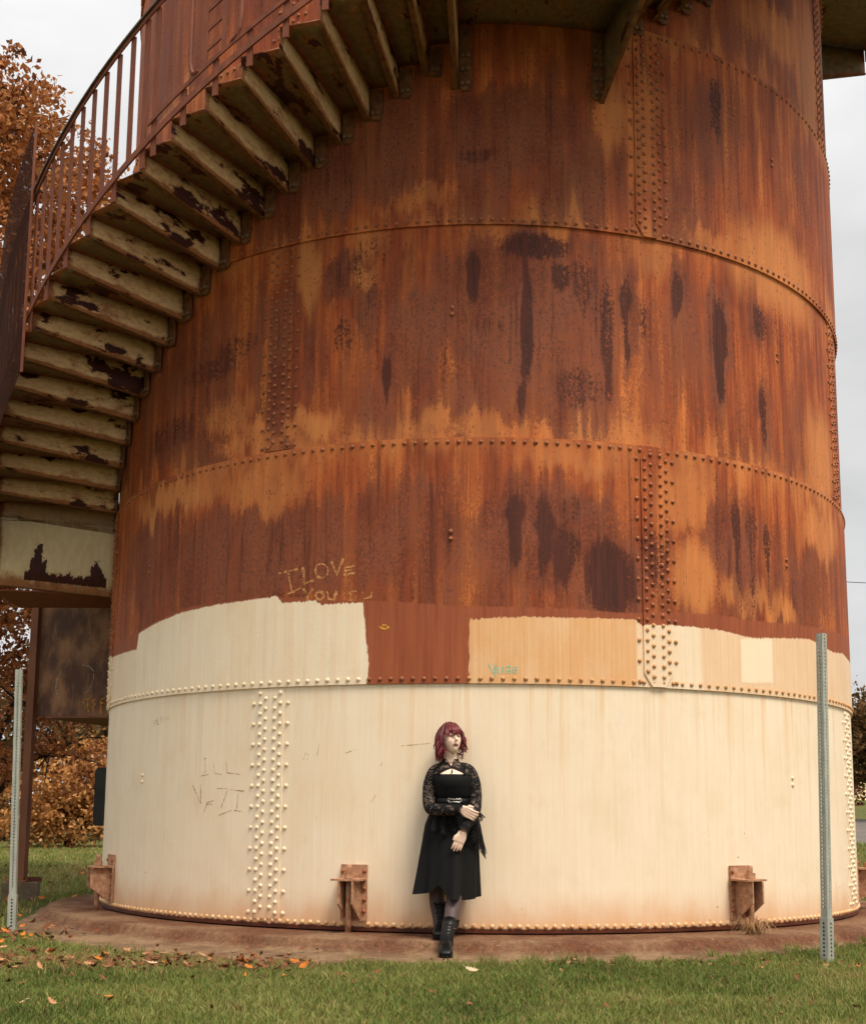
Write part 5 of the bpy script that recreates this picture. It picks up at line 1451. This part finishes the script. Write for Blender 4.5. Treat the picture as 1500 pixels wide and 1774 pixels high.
# necklace pendant
m = MB(); m.tube([(-.169, -3.938 + DY, 1.258), (-.169, -3.946 + DY, 1.247), (-.169, -3.950 + DY, 1.236), (-.169, -3.950 + DY, 1.226)], [.0015, .0055, .007, .002], 6)
pbuild(m, 'pendant', simple('pendant_metal', S(90, 78, 60), S(50, 44, 36), 40, .4, .6))
# skirt with hanging folds
def skirt_mesh():
    m = MB(); n, nz2 = 120, 30; vs = []
    for j in range(nz2):
        u = j / (nz2 - 1)
        for i in range(n):
            a = 2 * math.pi * i / n
            c, s_ = math.cos(a), math.sin(a)
            fold = (math.sin(a * 9 + .7) * .5 + math.sin(a * 5 + 2.1) * .6 + math.sin(a * 14 + .3) * .25)
            fold = fold * .030 * u ** 1.5 * (1.0 if s_ < .2 else .35)
            cx_ = -.164 + (-.213 + .164) * u ** .9
            rx = np.interp(u, [0, .10, .25, .5, 1], [.118, .154, .188, .204, .222]) + fold
            ry = np.interp(u, [0, .10, .25, .5, 1], [.090, .112, .132, .150, .185]) + fold * 1.3
            hem = .375 - .018 * c + .012 * math.sin(a * 3 + 1) 
            if s_ < 0: hem += .060 * math.exp(-((a - 4.52) / .22) ** 2) - .012 * math.exp(-((a - 4.85) / .2) ** 2)
            z = 1.028 + (hem - 1.028) * u
            y = (-3.85 + DY) + ry * s_
            y -= .11 * u * max(0, -s_) * max(0, .8 - abs(c - .28))      # pushed forward by the leading leg
            y = min(y, -3.672)
            vs.append((cx_ + rx * c, y, z))
    fs = [(j * n + i, (j + 1) * n + i, (j + 1) * n + (i + 1) % n, j * n + (i + 1) % n) for j in range(nz2 - 1) for i in range(n)]
    m.add(vs, fs); return m
sk_ = pbuild(skirt_mesh(), 'skirt', M_DRESS)
# lace overskirt: ruffled strip hanging round the hips, longer at the image right
def ruffle(u0, u1, ln, seed, rad_off):
    m = MB(); n, nz2 = 90, 14; vs = []
    g_ = random.Random(seed)
    for j in range(nz2):
        v = j / (nz2 - 1)
        for i in range(n + 1):
            u = i / n; a = u0 + (u1 - u0) * u
            L_ = ln(u) * (1 + .08 * math.sin(u * 40 + seed))
            z = 1.015 - L_ * v
            uu = min(1, (1.028 - z) / .65)
            rx = np.interp(uu, [0, .10, .25, .5, 1], [.118, .154, .188, .204, .222]) + rad_off + .020 * v * math.sin(u * 46 + seed) + .035 * v ** 2
            ry = np.interp(uu, [0, .10, .25, .5, 1], [.090, .112, .132, .150, .185]) + rad_off + .020 * v * math.sin(u * 46 + seed) + .02 * v ** 2
            vs.append((-.164 - .049 * uu ** .9 + rx * math.cos(a), min(-3.85 + DY + ry * math.sin(a), -3.668), z))
    w_ = n + 1
    fs = [(j * w_ + i, (j + 1) * w_ + i, (j + 1) * w_ + i + 1, j * w_ + i + 1) for j in range(nz2 - 1) for i in range(n)]
    m.add(vs, fs); return m
kd = NT('overskirt_lace'); ld = kd.coord('Object')
w3 = kd.noise(kd.map(ld, (70, 70, 90)), 1.0, 2, .6, dist=1.0)
M_OVER = kd.fin(S(24, 23, 23), .85, spec=.12, alpha=kd.m('MAXIMUM', kd.step(kd.m('ABSOLUTE', kd.m('SUBTRACT', w3, .5)), .09, .04), .55))
pbuild(ruffle(4.15, 6.55, lambda u: .20 + .17 * u ** 1.2, 1, .012), 'lace_overskirt', M_OVER, sk_)
pbuild(ruffle(4.0, 6.4, lambda u: .15 + .06 * math.sin(u * 5), 4, .022), 'lace_overskirt', M_OVER, sk_)

# boots
M_BOOT = simple('boot_leather', S(16, 15, 15), S(9, 9, 9), 30, .42, spec=.25)
M_SOLE = simple('boot_sole', S(14, 13, 13), S(9, 9, 9), 30, .7, spec=.15)
def boot(x, ytoe, z, lean, shaft_top, yaw_=0.0):
    o = empty('boot', parent=person); o.location = V3(x, ytoe, z) - PB; o.rotation_euler = (0, 0, yaw_)
    m = MB(); n = 20; vs = []
    secs = [(0.0, .020, .030), (.012, .034, .046), (.04, .043, .058), (.08, .045, .070), (.115, .041, .088), (.145, .037, .108), (.175, .036, .118), (.21, .036, .118), (.235, .032, .11), (.245, .020, .10)]
    for y, hw, top in secs:
        for k in range(n):
            a = 2 * math.pi * k / n
            c, s_ = math.cos(a), math.sin(a)
            vs.append((hw * math.copysign(abs(c) ** .75, c), y, .026 + (top - .026) * .5 * (1 + math.copysign(abs(s_) ** .8, s_))))
    fs = [(i * n + k, (i + 1) * n + k, (i + 1) * n + (k + 1) % n, i * n + (k + 1) % n) for i in range(len(secs) - 1) for k in range(n)]
    fs += [tuple(range(n)), tuple((len(secs) - 1) * n + k for k in range(n - 1, -1, -1))]
    m.add(vs, fs)
    sh_ = [(0, .190, .06), (0, .186, .10), (lean[0] * .3, .186 + lean[1] * .3, .14), (lean[0] * .65, .186 + lean[1] * .65, .18), (lean[0], .186 + lean[1], shaft_top)]
    m.tube(sh_, [.046, .045, .045, .049, .054], 18); m.build('upper', M_BOOT, o, True)
    out = [(.0, 0), (.024, .004), (.040, .03), (.046, .07), (.041, .12), (.036, .16), (.038, .21), (.030, .24), (0, .247)]
    out = [(a, b - .004) for a, b in out] + [(-a, b - .004) for a, b in out[-2:0:-1]]
    mb_ = MB(); mb_.prism([(a, b, .002) for a, b in out], (0, 0, .028)); sl2 = mb_.build('sole', M_SOLE, o)
    mb_ = MB()
    for k in range(7):
        t = k / 6
        yy = .105 + .078 * t + lean[1] * max(0, t - .5) * 1.3; zz = .083 + (shaft_top - .10) * t
        f_ = -.047 if t > .45 else -.012
        for s_ in (-1, 1):
            mb_.tube([(-s_ * .018 + lean[0] * t, yy + f_, zz), (s_ * .018 + lean[0] * t, yy + f_ - .004, zz + .018)], .0028, 5)
    mb_.build('laces', simple('laces', S(42, 40, 38), S(30, 28, 27), 20, .6), o)
    mb_ = MB(); mb_.tube([(.05 * math.cos(a) + lean[0] * .6, .186 + lean[1] * .6 + .05 * math.sin(a), .165) for a in [2 * math.pi * k / 16 for k in range(17)]], .008, 6, sq=(.45, 1)); mb_.build('strap', M_BOOT, o)
    mb_ = MB()
    for dx, dz in ((.030, 0), (.040, .004), (-.028, .0), (.02, -.02), (-.02, -.022), (.024, -.04), (-.024, -.042)):
        mb_.box((dx + lean[0] * .5, .142 + lean[1] * .55 + abs(dx) * .35, .17 + dz), (.008, .006, .009))
    mb_.build('buckle', M_SILVER, o)
    m = MB(); ctr = (lean[0] * 1.05, .186 + lean[1] * 1.05); vs2 = []
    for j, (rr_, zz) in enumerate(((.054, shaft_top - .03), (.058, shaft_top + .004), (.060, shaft_top + .018))):
        for k in range(28):
            a = 2 * math.pi * k / 28
            vs2.append((ctr[0] + rr_ * math.cos(a), ctr[1] + rr_ * math.sin(a), zz + (.006 * math.sin(k * math.pi / 1.75) if j == 2 else 0)))
    m.add(vs2, [(j * 28 + k, j * 28 + (k + 1) % 28, (j + 1) * 28 + (k + 1) % 28, (j + 1) * 28 + k) for j in range(2) for k in range(28)])
    m.build('lace_sock', M_LACED, o, True)
    return o
boot(-.194, -4.415, .006, (.024, .105), .205)
boot(-.258, -4.035, .092, (-.014, .018), .215, rad(-6))

# hair: cap with fringe plus many tapered locks
kh = NT('burgundy_hair'); hh = kh.attr('tint', True); hn = kh.noise(kh.coord('Object'), 60, 3)
ch = kh.ramp(kh.m('ADD', kh.m('MULTIPLY', hh, .75), kh.m('MULTIPLY', kh.m('SUBTRACT', hn, .5), .5), clamp=True), [(0, S(62, 20, 22)), (.4, S(106, 30, 36)), (.75, S(156, 42, 52)), (1, S(190, 70, 76))])
M_HAIR = kh.fin(ch, .42, spec=.45)
def hair():
    V, F, T = [], [], []
    def strand(P_, r0, tip):
        n = 5; b = len(V); m = MB()
        rs = [r0 * (1 - .75 * (i / (len(P_) - 1)) ** 2) for i in range(len(P_))]
        m.tube(P_, rs, n, True)
        for p in m.v: V.append((p[0] - PB.x, p[1] - PB.y, p[2] - PB.z))
        for f in m.f: F.append(tuple(i + b for i in f))
        L_ = len(P_)
        for i in range(L_): T.extend([min(1, tip + .55 * i / L_)] * n)
    g_ = random.Random(3)
    # cap
    m = MB(); nu, nv = 36, 16; vs = []
    for j in range(nv + 1):
        ph = math.pi * .60 * j / nv
        for i in range(nu):
            th = 2 * math.pi * i / nu
            x, y, z = math.sin(ph) * math.cos(th), math.sin(ph) * math.sin(th), math.cos(ph)
            lim = 1.0
            zz = z
            if y > 0.25 and z < .40: zz = .40 + (z - .40) * .25
            p = hd(x * .083, y * .100 - .006, zz * .134 + .003)
            vs.append((p.x - PB.x, p.y - PB.y, p.z - PB.z))
    b = len(V); V.extend(vs); T.extend([.15] * len(vs))
    F.extend([(b + j * nu + i, b + (j + 1) * nu + i, b + (j + 1) * nu + (i + 1) % nu, b + j * nu + (i + 1) % nu) for j in range(nv) for i in range(nu)])
    # side and back locks
    for k in range(210):
        th = g_.uniform(math.pi * .86, math.pi * 2.14)       # back half and sides in head frame (angle from +rgt)
        x, y = math.cos(th), math.sin(th)
        top = .118 + g_.uniform(-.05, .004); end = -.105 + g_.uniform(-.05, .07) - (.02 if x < -.3 else 0)
        bulge = g_.uniform(.0, .018); curl = g_.choice((-1, 1, 1)) * g_.uniform(.0, .030); ph_ = g_.uniform(0, 6.28)
        if x > .3: end += .045
        P_ = []
        for q in range(11):
            t = q / 10
            zz = top + (end - top) * t
            rr = math.sqrt(max(0.05, 1 - (max(zz, 0) / .125) ** 2))
            wv = 1 + .18 * math.sin(t * 3.0) + bulge * 6 * t * (1 - t * .4)
            wob = .017 * math.sin(t * 9 + ph_) * t
            P_.append(hd(x * (.079 * rr * wv + abs(curl) * t ** 3) + wob, y * (.094 * rr * wv + curl * .5 * t ** 3) - .008, zz + .006 + abs(curl) * .35 * t ** 4))
        strand(P_, g_.uniform(.005, .010), g_.uniform(.0, .35))
    # fringe swept across the brow
    for k in range(60):
        x = g_.uniform(-.95, .95); P_ = []
        drop = .014 + .010 * abs(x) + g_.uniform(-.018, .012) + (-.03 if x < -.55 else 0)
        for q in range(6):
            t = q / 5
            zz = .112 + (drop - .112) * t
            yy = .030 + .066 * math.sin(t * 1.75) * math.sqrt(1 - .55 * x * x)
            P_.append(hd(x * .076 * (.45 + .57 * t) - .010 * math.sin(t * 2), yy, zz + .004))
        strand(P_, g_.uniform(.0045, .008), g_.uniform(.0, .4))
    # thin flyaway curls
    for k in range(70):
        th = g_.uniform(math.pi * .8, math.pi * 2.2); x, y = math.cos(th), math.sin(th); ph_ = g_.uniform(0, 6.28)
        z0 = g_.uniform(-.10, .06); L_ = g_.uniform(.03, .07); P_ = []
        for q in range(8):
            t = q / 7
            P_.append(hd(x * (.080 + .020 * t + .010 * math.sin(t * 6 + ph_)), y * (.094 + .016 * t) + .008 * math.sin(t * 7 + ph_), z0 - L_ * t + .012 * t * t))
        strand(P_, g_.uniform(.0025, .005), g_.uniform(.2, .6))
    # flick on the right
    for k in range(16):
        z0 = g_.uniform(-.04, .03); P_ = [hd(.070, .02, z0 + .05), hd(.080, .015, z0 + .015), hd(.084, .01, z0 - .01), hd(.094 + g_.uniform(0, .014), .008, z0 - .016 + g_.uniform(-.006, .012))]
        strand(P_, .006, .5)
    me = bpy.data.meshes.new('hair'); me.from_pydata(V, [], F); me.materials.append(M_HAIR)
    a = me.attributes.new('tint', 'FLOAT', 'POINT'); a.data.foreach_set('value', T)
    me.polygons.foreach_set('use_smooth', [True] * len(me.polygons)); me.update()
    return link('hair', me, person)
hair()
m = MB(); p = hd(-.079, -.004, -.03); m.tube([p, p + V3(0, 0, -.03)], [.003, .005], 6); pbuild(m, 'earring', M_SILVER)
